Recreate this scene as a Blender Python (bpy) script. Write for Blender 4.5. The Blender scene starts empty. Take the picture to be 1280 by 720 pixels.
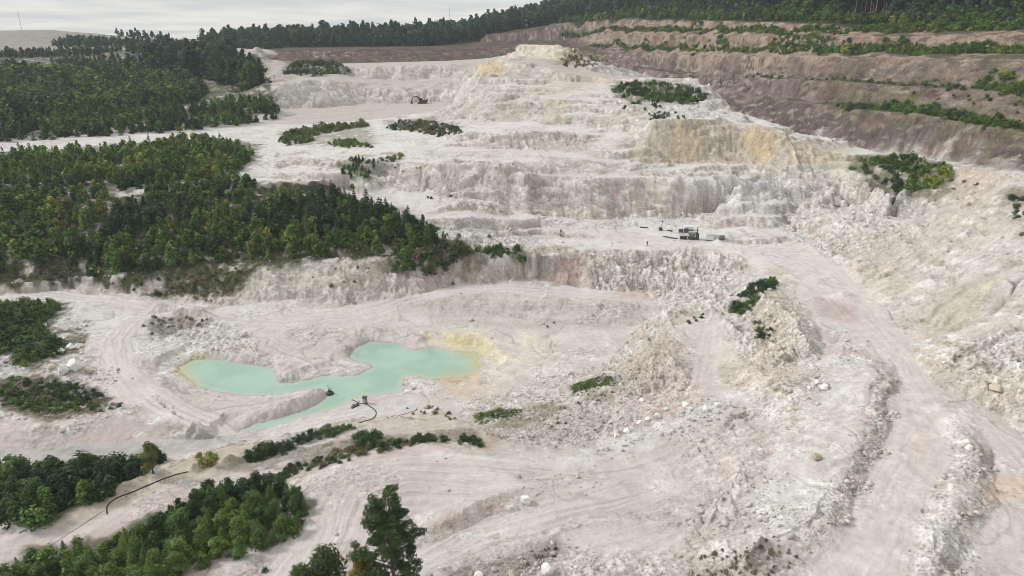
import bpy, bmesh, math, random
import numpy as np
from mathutils import Vector, Matrix, Euler

R = math.radians
rng = np.random.default_rng(7)
random.seed(7)
scene = bpy.context.scene
COL = scene.collection

# ------------------------------------------------------------------ camera
F_PX, CX, CY, HORIZON = 854.0, 640.0, 360.0, 45.0
PITCH = math.atan((CY - HORIZON) / F_PX)
CAM_Z = 60.0
cam_data = bpy.data.cameras.new('camera')
cam_data.sensor_width = 36.0
cam_data.lens = 36.0 * F_PX / 1280.0
cam_data.clip_start = 0.5
cam_data.clip_end = 6000
cam = bpy.data.objects.new('camera', cam_data)
COL.objects.link(cam)
cam.location = (0, 0, CAM_Z)
cam.rotation_euler = (math.pi / 2 - PITCH, 0, 0)
scene.camera = cam

# ------------------------------------------------------------------ sky and sun (overcast, brighter towards the left)
SUN_EL, SUN_AZ = R(36), R(-78)          # azimuth measured from +Y towards +X
world = bpy.data.worlds.new('World')
scene.world = world
world.use_nodes = True
nt = world.node_tree
nt.nodes.clear()
N = nt.nodes.new
LK = nt.links.new
out = N('ShaderNodeOutputWorld')
bg = N('ShaderNodeBackground')
bg.inputs['Strength'].default_value = 0.052
sky = N('ShaderNodeTexSky')
sky.sky_type = 'NISHITA'
sky.sun_disc = False
sky.sun_elevation = SUN_EL
sky.sun_rotation = SUN_AZ
tc = N('ShaderNodeTexCoord')
sep = N('ShaderNodeSeparateXYZ')
LK(tc.outputs['Generated'], sep.inputs[0])
# cloud deck: stretch the direction so that clouds flatten towards the horizon
zc = N('ShaderNodeMath'); zc.operation = 'ADD'; zc.inputs[1].default_value = 0.06
zm = N('ShaderNodeMath'); zm.operation = 'MAXIMUM'; zm.inputs[1].default_value = 0.0
LK(sep.outputs['Z'], zm.inputs[0]); LK(zm.outputs[0], zc.inputs[0])
dv = N('ShaderNodeVectorMath'); dv.operation = 'DIVIDE'
comb = N('ShaderNodeCombineXYZ')
for i in range(3):
    LK(zc.outputs[0], comb.inputs[i])
LK(tc.outputs['Generated'], dv.inputs[0]); LK(comb.outputs[0], dv.inputs[1])
cn = N('ShaderNodeTexNoise'); cn.inputs['Scale'].default_value = 0.55; cn.inputs['Detail'].default_value = 6
cn.inputs['Roughness'].default_value = 0.52
LK(dv.outputs[0], cn.inputs['Vector'])
cr = N('ShaderNodeValToRGB')
cr.color_ramp.elements[0].position = 0.40
cr.color_ramp.elements[0].color = (7.0, 7.3, 7.4, 1)
cr.color_ramp.elements[1].position = 0.60
cr.color_ramp.elements[1].color = (9.6, 9.4, 8.9, 1)
LK(cn.outputs['Fac'], cr.inputs[0])
# overcast sky: the zenith is brighter than the horizon
zr = N('ShaderNodeMapRange')
zr.inputs['From Min'].default_value = 0.04; zr.inputs['From Max'].default_value = 0.9
zr.inputs['To Min'].default_value = 0.98; zr.inputs['To Max'].default_value = 1.15
LK(sep.outputs['Z'], zr.inputs['Value'])
vm = N('ShaderNodeVectorMath'); vm.operation = 'SCALE'
LK(cr.outputs[0], vm.inputs[0]); LK(zr.outputs[0], vm.inputs['Scale'])
mx = N('ShaderNodeMix'); mx.data_type = 'RGBA'
mx.inputs[0].default_value = 0.9
LK(sky.outputs[0], mx.inputs[6]); LK(vm.outputs[0], mx.inputs[7])
LK(mx.outputs[2], bg.inputs['Color'])
LK(bg.outputs[0], out.inputs[0])

sun_d = bpy.data.lights.new('sun', 'SUN')
sun_d.energy = 1.5
sun_d.angle = R(10)
sun_d.color = (1.0, 0.965, 0.93)
sun = bpy.data.objects.new('sun', sun_d)
COL.objects.link(sun)
sd = Vector((math.sin(SUN_AZ) * math.cos(SUN_EL), math.cos(SUN_AZ) * math.cos(SUN_EL), math.sin(SUN_EL)))
sun.rotation_euler = sd.to_track_quat('Z', 'Y').to_euler()

vs = scene.view_settings
vs.view_transform = 'Standard'; vs.look = 'None'; vs.exposure = 0.90; vs.gamma = 1.0
vs.use_curve_mapping = False
scene.cycles.use_denoising = True
scene.cycles.filter_width = 0.85
scene.cycles.max_bounces = 6
scene.cycles.diffuse_bounces = 3
scene.cycles.volume_bounces = 0

# ------------------------------------------------------------------ pixel <-> world helpers (photo pixels, 1280 x 720)
SP, CP = math.sin(PITCH), math.cos(PITCH)

def ray(u, v):
    a, b = (u - CX) / F_PX, (CY - v) / F_PX
    return a, CP + b * SP, -SP + b * CP        # X, Y, Z of the direction

def at_z(u, v, z):
    dx, dy, dz = ray(u, v)
    t = (z - CAM_Z) / dz
    return dx * t, dy * t, z

def at_y(u, v, y):
    dx, dy, dz = ray(u, v)
    t = y / dy
    return dx * t, y, CAM_Z + dz * t

def smooth(a, b, x):
    t = np.clip((x - a) / (b - a), 0, 1)
    return t * t * (3 - 2 * t)

# ------------------------------------------------------------------ numpy gradient noise
_perm = rng.permutation(4096).astype(np.int32)
_ang = (rng.random(4096) * 2 * math.pi).astype(np.float32)
_gx, _gy = np.cos(_ang), np.sin(_ang)

def _h(ix, iy):
    return _perm[(_perm[ix & 4095] + iy) & 4095]

def pnoise(x, y):
    x = np.asarray(x, np.float32); y = np.asarray(y, np.float32)
    fx, fy = np.floor(x), np.floor(y)
    ix, iy = fx.astype(np.int32), fy.astype(np.int32)
    fx, fy = x - fx, y - fy
    u = fx * fx * fx * (fx * (fx * 6 - 15) + 10)
    v = fy * fy * fy * (fy * (fy * 6 - 15) + 10)
    def g(ox, oy):
        k = _h(ix + ox, iy + oy)
        return _gx[k] * (fx - ox) + _gy[k] * (fy - oy)
    a = g(0, 0); b = g(1, 0); c = g(0, 1); d = g(1, 1)
    t = a + u * (b - a); s = c + u * (d - c)
    return (t + v * (s - t)) * 1.5

def fbm(x, y, lam, octs=3, gain=0.5, seed=0.0):
    r = 0; a = 1.0; f = 1.0 / lam
    for o in range(octs):
        r = r + a * pnoise(x * f + seed * 17.3 + o * 31.7, y * f - seed * 9.1 + o * 11.3)
        a *= gain; f *= 2.03
    return r
# ------------------------------------------------------------------ terrain: break lines (crests, toes, roads) measured as pixel + height
# L lists: (u, v, height); D lists: (u, v, distance northwards); the surface is stretched between them and then weathered
LZ = [
 # road along the far side of the pit floor, its berm
 [(-250,374,3.5),(0,372,3.5),(90,361,4),(170,379,3.2),(280,396,2.6),(360,399,2.2),(450,380,2.6),(500,371,3.2),(560,360,4.2),(640,357,4.5),(720,363,4.5),(830,371,4.5)],
 [(-250,369,4.8),(0,367,4.6),(60,357,5),(95,350,5.5),(130,366,4.6),(200,380,4.1),(270,394,3.5),(330,397,2.7)],
 [(-250,362,4.6),(0,360,4.6),(90,346,5.0),(150,362,4.2),(240,378,3.6),(330,388,2.8)],
 [(500,379,2.7),(560,370,3.9),(640,366,4.3),(720,371,4.3),(830,379,4.2)],
 [(440,402,1.8),(560,397,1.7),(640,399,1.7),(700,405,1.7),(790,409,1.8)],
 [(340,430,1.6),(420,420,1.6)],[(260,440,1.4),(330,446,1.2),(380,455,1.0),(450,425,1.2)],
 [(600,430,1.0),(680,438,1.0),(745,448,1.3)],[(620,478,1.2),(690,478,1.5)],
 # wall above it
 [(330,377,3.4),(420,373,3.6),(490,366,4),(560,354,4.8),(640,350,5),(680,352,5),(720,358,4.8),(760,362,4.7),(830,366,4.8)],
 [(250,346,6.5),(330,334,9),(420,328,9.6),(490,325,9.8),(560,322,10),(620,322,10),(675,325,10.2),(705,318,10.6),(740,318,10.6),(790,322,10),(840,328,9.5),(880,336,9)],
 # plant level
 [(620,292,12),(700,295,12),(800,300,12),(870,303,12.2),(960,305,12.5)],
 [(640,312,11),(700,311,11.2),(800,313,11.2),(900,318,11.6)],
 # haul ramp and its foot
 [(425,237,19.2),(500,258,17.5),(560,268,16.2),(620,272,15.2),(690,285,13.4),(750,295,12.3)],
 [(520,268,16.6),(570,276,15.2),(640,280,14),(690,290,12.6)],
 [(480,300,12.5),(540,300,12.4),(600,298,12.2)],
 [(470,232,20),(500,238,19.3),(560,246,18.3),(600,255,16.9),(640,262,15.4),(680,270,14.2),(760,274,13.6),(850,272,13.5),(960,263,14.4)],
 # bench three, bench two, bench one
 [(440,208,24.6),(470,205,25.2),(520,203,25.4),(560,206,25.3),(640,214,24.5),(680,222,23.1),(700,221,23),(760,222,23),(850,225,23),(960,228,23),(1010,234,22)],
 [(470,202,25.4),(520,200,25.6),(560,203,25.5),(640,210.5,24.7),(690,219,23.2),(760,219.5,23.2),(850,222,23.2),(960,224,23.3)],
 [(520,183,27.3),(560,187,27.4),(640,190,27.4),(720,198,26.4),(800,209,24.6),(860,218,23.6)],
 [(560,184,27.5),(640,186,27.5),(720,193,26.6),(800,203,25),(850,203,25),(900,204,25.2),(960,207,25.4)],
 [(572,127,29.2),(562,140,28.4)],[(585,170,30),(640,168,31.0),(690,163,31.1),(760,163,31.1),(790,166,31.1)],
 [(557,150,28.6),(600,151,30.6),(640,152,31.3),(700,156,31.3),(755,161,31.3)],
 # knoll face above bench one
 [(580,140,31),(600,127,36),(640,121,38),(700,124,38),(760,127,37.5),(800,135,36.6)],
 [(605,123,36.3),(640,118,38.4),(700,120,38.4),(760,123,38)],
 [(790,130,38.5),(840,128,38.5),(880,128,38.3)],[(790,122,39),(840,116,39.6),(885,117,39.4)],
 [(815,152,35.8),(860,152,35.7),(900,153,35.5),(940,155,35),(960,164,34),(985,177,31.6),(1022,175,31.5),(1060,187,29.5)],
 [(960,208,25.4),(1000,211,25.3),(1047,214,25.1),(1080,227,24.6),(1115,244,24.1),(1160,241,25),(1200,246,26),(1240,240,30),(1280,256,31),(1400,290,34),(1550,330,37)],
 [(1075,196,28.5),(1130,195,29.5),(1180,206,30),(1230,213,31),(1280,218,33),(1400,240,36),(1550,270,40)],
 # ledge half way up the right slope and the road edge below it
 [(975,256,17),(1030,262,17),(1085,267,17),(1140,287,17.4)],
 [(985,282,13.4),(1010,300,13),(1040,322,13.1),(1060,345,13.2),(1082,366,13.3),(1120,405,13.6),(1145,440,13.9),(1165,470,14.2),(1210,500,14.6),(1250,525,15),(1285,548,14.95),(1400,610,15.6),(1550,680,16)],
 [(1150,352,17.3),(1190,340,20),(1240,345,23.4),(1280,345,26),(1400,350,30)],
 [(1160,427,14.3),(1200,412,15.8),(1250,397,18),(1280,387,19.6)],
 [(1172,455,15.4),(1220,427,18.6),(1280,410,21.4),(1400,420,25)],
 [(1200,470,15.6),(1240,478,17.0),(1280,490,18.0),(1400,520,20)],
 # road plateau
 [(960,326,12.3),(985,345,12.9),(1030,375,13.2),(1060,395,13.4),(1095,430,13.6),(1108,450,13.9)],
 [(1005,360,13.2),(1018,400,13.2),(1030,440,13.2),(1000,472,12.6)],
 [(940,350,12.3),(950,362,13.2),(965,376,14.2),(985,400,14.6),(1003,436,14.5)],
 [(905,398,9),(915,420,9),(920,450,9.3),(950,468,10.2)],
 [(895,395,8.8),(885,430,8.4),(885,460,8.4),(900,480,9),(940,485,9.8)],
 [(905,330,10.4),(890,350,8),(880,372,6.6),(855,400,7)],
 [(850,405,8.0),(845,425,8.2),(830,450,8.3),(850,470,8.6)],
 [(830,385,4),(805,400,2.2),(785,430,2),(750,455,1.7),(715,480,1.7),(685,500,1.7),(640,512,1.5),(600,516,1.4)],
 [(640,542,4.4),(700,537,4.4),(760,522,4.4),(810,498,4.8),(840,482,6.2)],
 # outer berm of the front road
 [(690,580,7.3),(740,565,7.95),(780,555,8.35),(815,542,8.75),(860,525,9.35),(890,512,9.7),(925,497,10.2)],
 [(720,592,7.35),(795,580,7.8),(840,568,8.2),(890,548,8.9),(935,520,9.7)],
 # ground between the pit floor and the front bench
 [(370,606,6),(400,589,6.2),(430,571,6.4),(480,562,6.6),(530,560,6.8),(580,566,7),(640,577,7.2),(690,585,7.3)],
 [(-250,600,1),(0,571,0.8),(150,562,0.8),(250,548,0.8),(330,538,0.75),(400,523,0.7),(440,514,0.7),(480,508,0.8),(530,500,1.0)],
 [(-250,620,1),(0,585,1),(200,572,1),(260,560,1),(330,548,1),(430,526,1.0),(520,520,1.2)],
 [(-200,770,5.5),(34,680,5),(134,615,4.5),(201,587,4),(252,568,3.6),(330,554,3),(430,535,2.6),(530,520,2.3),(580,522,2.1)],
 [(-150,810,5),(60,692,4.6),(133,647,4.2),(168,622,4.0),(235,594,3.5),(330,573,3.1),(430,550,2.9),(540,538,3.0)],
 [(-100,800,5.6),(30,722,5),(150,692,4.6),(250,642,4.4),(345,612,4.9)],
 [(230,722,6.5),(300,702,6.6),(350,676,6.6),(390,655,6.8)],
 [(420,620,7),(500,610,7.4),(560,600,7.6),(600,600,7.8),(700,598,8)],
 [(430,700,7.3),(470,690,7.5),(520,660,7.7),(560,645,7.9),(600,627,8.15),(640,613,8.4),(680,604,8.6),(760,600,8.6)],
 [(450,722,7.0),(505,698,7.0),(552,676,6.95),(606,657,7.0),(645,641,7.4),(690,632,7.9)],
 [(560,694,6.9),(650,664,7.3),(750,640,8.2),(840,632,8.6)],
 [(500,735,7.2),(570,716,7.8),(620,700,8.3),(660,682,8.6),(700,666,8.8),(760,656,9.1),(850,650,9.6),(900,632,9.8)],
 [(560,735,8),(650,725,8.6),(800,720,10),(940,715,11.2)],
 [(900,560,9.9),(850,592,8.9)],[(968,600,13.6),(1010,560,14.0),(1035,520,14.2)],[(900,530,9.5),(960,500,10.8)],
 # two spoil berms either side of the right hand track
 [(1060,440,14.1),(1083,452,14.5),(1098,470,15.2),(1094,500,14.95),(1078,540,14.95),(1056,580,14.95),(1026,620,14.95),(996,660,14.95),(963,700,14.95),(928,760,14.95)],
 [(985,472,12.9),(990,520,12.9),(965,560,12.7),(925,610,12.2),(885,655,11.4)],
 [(1072,458,14.5),(1088,470,15.2),(1084,500,14.95),(1066,540,14.95),(1042,580,14.95),(1010,620,14.95),(978,660,14.95),(942,700,14.95)],
 [(1113,450,14),(1122,480,14),(1118,510,14),(1104,550,14.1),(1084,590,14.2),(1060,640,14.3),(1035,690,14.4),(1010,745,14.5)],
 [(1150,500,14.3),(1140,560,14.4),(1110,630,14.5),(1070,710,14.6)],
 [(1168,510,14.4),(1180,540,14.5),(1183,570,14.5),(1160,630,14.6),(1130,690,14.7),(1115,730,14.7)],
 [(1182,505,14.9),(1202,525,15.4),(1211,555,15.7),(1203,590,15.8),(1181,630,15.8),(1156,680,15.8),(1136,730,15.8)],
 [(1192,515,15.1),(1218,555,15.6),(1211,592,15.7),(1190,632,15.7),(1166,680,15.7),(1147,730,15.7)],
 [(1228,540,14.9),(1240,570,14.8),(1235,605,14.8),(1215,650,14.8),(1200,700,14.8),(1185,745,14.8)],
 [(1285,600,15),(1285,700,15),(1400,720,15)],
 # shelf left of the pond
 [(0,420,3),(60,402,3),(72,440,2.6),(100,462,2.3)],
 [(130,400,2.6),(150,420,2.4),(152,450,2),(172,490,1.7),(222,520,1.5),(270,532,1.2)],
 [(20,500,2),(90,500,1.3),(140,514,1.1)],
 [(-200,510,2.6),(0,520,2.6),(40,535,2.7),(80,535,2.7),(120,525,2.5),(165,511,2.2)],
 [(195,485,2.0),(200,502,2.2),(232,522,2.3),(275,533,2.1),(320,523,1.9),(370,504,1.8),(398,491,1.4)],
 [(250,500,1.2),(320,507,1.1),(370,494,1.0)],
 [(190,430,1.6),(215,420,1.5),(245,412,1.6)],[(170,402,2.6),(210,394,2.7),(260,397,2.6)],
 # tree covered slope at the left
 [(-250,256,18),(0,251,19),(150,249,19),(300,244,19),(420,240,19)],
 [(-250,358,6),(0,356,5.6),(100,345,7),(200,341,8)],
 [(0,236,20),(150,239,19.8),(300,217,22),(340,230,20.8),(420,216,23.4),(450,226,22)],
 [(-200,235,20.5),(0,226,21),(150,211,22),(310,196,24),(330,186,24.3)],
 # white track and the main floor
 [(-250,190,24),(0,186,24),(60,183,24),(150,178,24.3),(240,168,24.8),(340,158,25.3),(450,156,26.2),(520,160,27.3)],
 [(345,192,24.6),(430,186,25.8),(500,191,26.8)],[(400,170,26),(450,165,26.4),(540,150,27.8)],
 [(400,142,26.8),(440,136,27),(480,140,27.2),(520,134,27.9),(550,138,28)],
 [(60,173,25.3),(150,172,25.2),(230,163,25.6),(330,152,26.1),(365,145,26.4)],
 [(40,164,27),(130,156,27.2),(230,152,27.4),(270,146,27.6),(350,142,27.7)],
 [(0,150,28.5),(150,146,28.8),(260,140,29)],
 [(0,120,32),(150,118,32),(260,118,32),(325,116,32.5)],
 [(340,138,27.4),(430,133,27.6),(500,129,28),(560,128,28.4)],
 [(440,114,33.5),(500,112,34),(560,112,34)],
 [(440,102,34.5),(500,101.5,34.8),(560,101,35),(583,101,35.2)],
]
LD = [
 [(-250,92,420),(0,88,430),(150,85,440),(260,92,430)],
 [(330,103,345),(380,100,355),(432,101,370)],[(340,92,385),(430,93,395)],
 [(315,66,440),(325,64,440)],
 [(436,84,436),(500,82,437),(560,80,442),(590,78,470)],
 [(340,82,500),(440,79,500),(560,76,520),(630,71,545)],
 [(340,64,525),(440,62,532),(560,61,560),(600,56,600)],
 [(600,53,625),(650,52,610),(700,51,585)],[(600,42,632),(650,40,622),(730,37,600)],
 [(330,60,580),(450,58,600),(560,56,640)],[(-250,55,900),(340,51,900),(560,50,900)],
 # hump
 [(600,79,345),(620,76,346),(642,75,340),(665,82,325),(690,89,308),(720,92,303),(760,96,300),(800,98,296),(850,98,290),(885,108,275)],
 [(600,80,344),(591,95,338),(582,112,334)],
 [(600,99,306),(640,98,304),(690,103,296),(740,108,285),(790,109,278)],[(603,96,313),(640,94,315),(690,99,307),(740,104,296),(790,105,289)],
 [(636,74,364),(655,72,372),(690,75,372),(712,82,350)],
 [(643,60,402),(665,56,408),(692,56,405),(715,66,390)],[(722,74,380),(742,87,335)],
 # brown walls of the right hand side, toe to top
 [(1550,262,110),(1400,235,122),(1280,213,147),(1180,200,178),(1100,190,200),(1050,182,215),(1000,172,240),(950,160,270),(905,148,300),(850,105,380),(800,98,430),(760,93,470),(715,77,500)],
 [(1550,205,118),(1400,185,135),(1280,165,160),(1220,156,172),(1152,143,195),(1058,136,228),(1000,128,258),(940,120,300),(883,112,350),(850,99,395)],
 [(1400,178,144),(1280,158,170),(1152,138,205),(1058,131,238),(1000,124,268),(883,109,362)],
 [(1550,135,135),(1400,126,153),(1280,117,182),(1160,110,212),(1050,103,248),(950,99,305),(850,92,395),(800,86,440),(750,80,490)],
 [(1400,120,163),(1280,112,192),(1160,106,222),(1050,99,258),(950,95.5,316),(850,89,408),(800,83,455)],
 [(1550,75,150),(1400,75,172),(1280,74,203),(1150,73,235),(1050,72,270),(950,71,328),(850,69,420),(760,66,510),(722,62,530)],
 [(1400,62,184),(1280,63,217),(1150,62,250),(1050,62,285),(950,61,345),(850,60,440),(760,57,530),(700,54,570)],
 [(1550,40,165),(1400,42,190),(1280,43,223),(1150,45,257),(1050,46,292),(950,46,352),(850,44,450),(760,42,545),(735,40,590)],
 [(1400,32,202),(1280,33,240),(1150,35,275),(1050,37,308),(950,38,370),(850,37,470),(760,34,565)],
 [(1050,31,314),(950,27,380),(850,26,480),(760,24,575),(690,29,640)],
 [(1550,5,260),(1280,8,310),(1100,8,400),(1000,8,450),(800,6,640),(690,24,760)],
 [(1400,-30,520),(1100,-25,620),(900,-15,800),(740,5,900),(650,30,1000)],
 # far left hill
 [(-250,38,720),(0,38,700),(60,37,690),(120,42,680),(160,46,700)],[(-250,56,620),(0,55,620),(120,55,620)],
 [(200,62,520),(300,60,520)],
]
LW = [  # plain world points: behind / beside the view
 [(-70,28,5),(-45,24,5.5),(-20,22,7),(0,22,9),(20,22,13),(60,26,16)],
 [(-900,900,48),(-400,1150,52),(0,1250,52),(300,1250,60)],
 [(600,1000,110),(900,700,115),(700,400,100)],
 [(-1100,850,45),(0,1400,52),(1100,850,110)],
]
NT, NR = 1560, 1500
TH0, TH1 = R(-57), R(57)
# radial spacing: fine in the pit, coarse towards the horizon
_segs = [(20, 45, 60), (45, 110, 540), (110, 300, 560), (300, 560, 240), (560, 1000, 70), (1000, 1420, 16)]
_lr = np.concatenate([np.linspace(math.log(a), math.log(b), n, endpoint=False) for a, b, n in _segs])
RAD = np.exp(_lr).astype(np.float64)
NR = len(RAD)
TH = np.linspace(TH0, TH1, NT)

def to_grid(x, y):
    th = np.arctan2(x, y); r = np.hypot(x, y)
    return (th - TH0) / (TH1 - TH0) * (NT - 1), np.interp(np.log(np.maximum(r, 1)), _lr, np.arange(NR))

def bilerp(A, gi, gj):
    gi = np.clip(gi, 0, A.shape[1] - 1.001); gj = np.clip(gj, 0, A.shape[0] - 1.001)
    i = gi.astype(np.int64); j = gj.astype(np.int64); a = gi - i; b = gj - j
    return (A[j, i] * (1 - a) + A[j, i + 1] * a) * (1 - b) + (A[j + 1, i] * (1 - a) + A[j + 1, i + 1] * a) * b

def _polylines():
    for l in LZ:
        yield [at_z(*p) for p in l]
    for l in LD:
        yield [at_y(*p) for p in l]
    for l in LW:
        yield l

def _solve(ds):
    """membrane between the break lines on a grid ds times coarser"""
    nt_, nr_ = (NT - 1) // ds + 1, (NR - 1) // ds + 1
    S = np.zeros((nr_, nt_)); Wt = np.zeros((nr_, nt_))
    for pl in LINES3D:
        P = np.array(pl, float)
        for a, b in zip(P[:-1], P[1:]):
            ga, gb = to_grid(a[0], a[1]), to_grid(b[0], b[1])
            n = int(max(abs(ga[0] - gb[0]), abs(ga[1] - gb[1])) / ds * 1.6) + 2
            t = np.linspace(0, 1, n)
            q = a + (b - a) * t[:, None]
            gi, gj = to_grid(q[:, 0], q[:, 1])
            i = np.round(gi / ds).astype(int); j = np.round(gj / ds).astype(int)
            ok = (i >= 0) & (i < nt_) & (j >= 0) & (j < nr_)
            np.add.at(S, (j[ok], i[ok]), q[ok, 2]); np.add.at(Wt, (j[ok], i[ok]), 1)
    return S, Wt

LINES3D = list(_polylines())

def solve_terrain():
    Z = None
    for ds, its in ((64, 400), (32, 300), (16, 250), (8, 220), (4, 200), (2, 200)):
        S, Wt = _solve(ds)
        fix = Wt > 0
        val = np.where(fix, S / np.maximum(Wt, 1), 0)
        nr_, nt_ = S.shape
        if Z is None:
            Z = np.full(S.shape, val[fix].mean())
        else:
            jj = np.linspace(0, Z.shape[0] - 1, nr_); ii = np.linspace(0, Z.shape[1] - 1, nt_)
            I, J = np.meshgrid(ii, jj)
            Z = bilerp(Z, I, J)
        Z[fix] = val[fix]
        # anisotropic weights: grid steps in theta and log r differ
        dth = (TH1 - TH0) / (NT - 1)
        dl = np.gradient(_lr)[np.minimum(np.arange(nr_) * ds, NR - 1)]
        wt, wr = (1 / dth ** 2), (1 / dl ** 2)[:, None]
        den = 2 * (wt + wr)
        for k in range(its):
            Pd = np.pad(Z, 1, mode='edge')
            Zn = (wt * (Pd[1:-1, :-2] + Pd[1:-1, 2:]) + wr * (Pd[:-2, 1:-1] + Pd[2:, 1:-1])) / den
            Z = np.where(fix, val, Z + 1.0 * (Zn - Z))
    jj = np.linspace(0, Z.shape[0] - 1, NR); ii = np.linspace(0, Z.shape[1] - 1, NT)
    I, J = np.meshgrid(ii, jj)
    return bilerp(Z, I, J)

def blur(A, n):
    for _ in range(n):
        Pd = np.pad(A, 1, mode='edge')
        A = (Pd[1:-1, :-2] + Pd[1:-1, 2:] + Pd[:-2, 1:-1] + Pd[2:, 1:-1] + 4 * A) / 8
    return A

ZB = blur(solve_terrain(), 2)
TT, RR = np.meshgrid(TH, RAD)
X = (RR * np.sin(TT)); Y = (RR * np.cos(TT))
# ragged crests and gullied faces: the surface is sampled a little off its place
_m = RR < 800
_k = 1 + smooth(140, 400, RR[_m]) * 1.3
_x, _y = X[_m], Y[_m]
_wx = _k * (2.0 * fbm(_x, _y, 14, 2, .45, 51) + .25 * fbm(_x, _y, 3.2, 2, .5, 52))
_wy = _k * (2.0 * fbm(_x, _y, 14, 2, .45, 53) + .25 * fbm(_x, _y, 3.2, 2, .5, 54))
ZB[_m] = bilerp(ZB, *to_grid(_x + _wx, _y + _wy))
# small uneven ledges on the sloping ground of the middle and upper quarry
_bt = [at_y(*p)[:2] for p in LD[[i for i, l in enumerate(LD) if l[0] == (1550,262,110)][0]]]
_m = (RR > 148) & (RR < 440) & (X > -75) & (X < 100)
_x, _y, _z = X[_m], Y[_m], ZB[_m]
_n = fbm(_x, _y, 22, 3, .5, 71)
_lh = 2.6
_q = (_z + 1.5 * _n) / _lh
_f = _q - np.floor(_q)
_gr, _gt = np.gradient(blur(ZB, 6), axis=0) / np.gradient(RAD)[:, None], np.gradient(blur(ZB, 6), axis=1) / (RR * (TH[1] - TH[0]))
_s = np.hypot(_gr, _gt)[_m]
_w = smooth(.10, .2, _s) * (1 - smooth(.75, 1.1, _s)) * smooth(-.25, .15, fbm(_x, _y, 30, 2, .5, 72)) * smooth(148, 165, RR[_m]) * smooth(440, 400, RR[_m])
# keep off the brown walls
_bx, _by = np.array(_bt).T
_lim = np.interp(_y, _by[np.argsort(_by)], _bx[np.argsort(_by)])
_w = _w * smooth(0, 8, _lim - _x)
ZB[_m] = _z + .75 * _w * _lh * (smooth(.0, .38, _f) - _f)
_dr = np.gradient(RAD)[:, None]
_dt = RR * (TH[1] - TH[0])
# height change over about 1.5 m, so that the slope does not depend on the grid
def slope_of(Z):
    gr = np.gradient(Z, axis=0) / _dr
    gt = np.gradient(Z, axis=1) / _dt
    return gr, gt
gr, gt = slope_of(blur(ZB, 3))
SLOPE = np.hypot(gr, gt)
CUR_Z = ZB

def hit(u, v, Z=None):
    """where the line of sight through a photo pixel meets the ground"""
    Z = CUR_Z if Z is None else Z
    dx, dy, dz = ray(u, v)
    th = math.atan2(dx, dy)
    gi = (th - TH0) / (TH1 - TH0) * (NT - 1)
    gi = min(max(gi, 0), NT - 1.001); i = int(gi); a = gi - i
    col = Z[:, i] * (1 - a) + Z[:, i + 1] * a
    zr = CAM_Z + RAD * dz / math.hypot(dx, dy)
    below = np.nonzero(zr <= col)[0]
    j = int(below[0]) if len(below) else NR - 1
    r = RAD[j]
    if j > 0:
        d0, d1 = zr[j - 1] - col[j - 1], zr[j] - col[j]
        if d0 > 0 >= d1:
            r = RAD[j - 1] + (RAD[j] - RAD[j - 1]) * d0 / (d0 - d1)
    return r * math.sin(th), r * math.cos(th)

def ground(x, y, Z=None):
    Z = CUR_Z if Z is None else Z
    gi, gj = to_grid(np.asarray(x, float), np.asarray(y, float))
    return bilerp(Z, gi, gj)

def poly_world(uv):
    return np.array([hit(u, v) for u, v in uv])

def sdist(P, x, y, closed=True):
    """signed distance to a world polygon (positive inside), or plain distance to a polyline"""
    d2 = np.full(x.shape, 1e12); ins = np.zeros(x.shape, bool)
    Q = np.roll(P, -1, 0) if closed else P[1:]
    A = P if closed else P[:-1]
    for (ax, ay), (bx, by) in zip(A, Q):
        ex, ey = bx - ax, by - ay
        L2 = ex * ex + ey * ey + 1e-9
        t = np.clip(((x - ax) * ex + (y - ay) * ey) / L2, 0, 1)
        d2 = np.minimum(d2, (x - ax - t * ex) ** 2 + (y - ay - t * ey) ** 2)
        if closed:
            c = (ay > y) != (by > y)
            xi = ax + (y - ay) * ex / (ey if abs(ey) > 1e-9 else 1e-9)
            ins ^= c & (x < xi)
    d = np.sqrt(d2)
    return np.where(ins, d, -d) if closed else d

def near_box(P, pad):
    return (X > P[:, 0].min() - pad) & (X < P[:, 0].max() + pad) & (Y > P[:, 1].min() - pad) & (Y < P[:, 1].max() + pad)
# ------------------------------------------------------------------ weathering of the terrain
Xf, Yf = X.astype(np.float32), Y.astype(np.float32)
STEEP = smooth(0.2, 0.6, SLOPE)
gb, hb = slope_of(blur(ZB, 14))
gn = np.hypot(gb, hb) + 1e-6
ST, CT = np.sin(TT), np.cos(TT)
NX = ((gb * ST + hb * CT) / gn).astype(np.float32)       # uphill direction in plan
NY = ((gb * CT - hb * ST) / gn).astype(np.float32)
NEARW = 1 - smooth(170, 330, RR)
VIS = RR < 900
def streaks(lam, half, n, seed, ridged=False):
    m = (STEEP > 0.02) & VIS
    x, y, nx, ny = Xf[m], Yf[m], NX[m], NY[m]
    acc = 0
    for s in np.linspace(-half, half, n):
        p = pnoise((x + nx * s) / lam + seed * 7.7, (y + ny * s) / lam - seed * 3.1)
        acc = acc + (1 - 2 * np.abs(p) if ridged else p)
    acc = acc - acc.mean(); acc = acc / (acc.std() + 1e-6)
    A = np.zeros(X.shape, np.float32); A[m] = acc
    return A
S_BIG = streaks(7.0, 9.0, 9, 1, True)
S_MID = streaks(2.6, 4.5, 9, 2, True)
S_FINE = streaks(1.0, 2.2, 9, 3)
S_COL = streaks(1.5, 4.0, 9, 4)
def vfbm(lam, octs, gain, seed, mask=None):
    if mask is None:
        mask = VIS
    A = np.zeros(X.shape, np.float32)
    A[mask] = fbm(Xf[mask], Yf[mask], lam, octs, gain, seed)
    return A
NEARM = RR < 260
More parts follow.
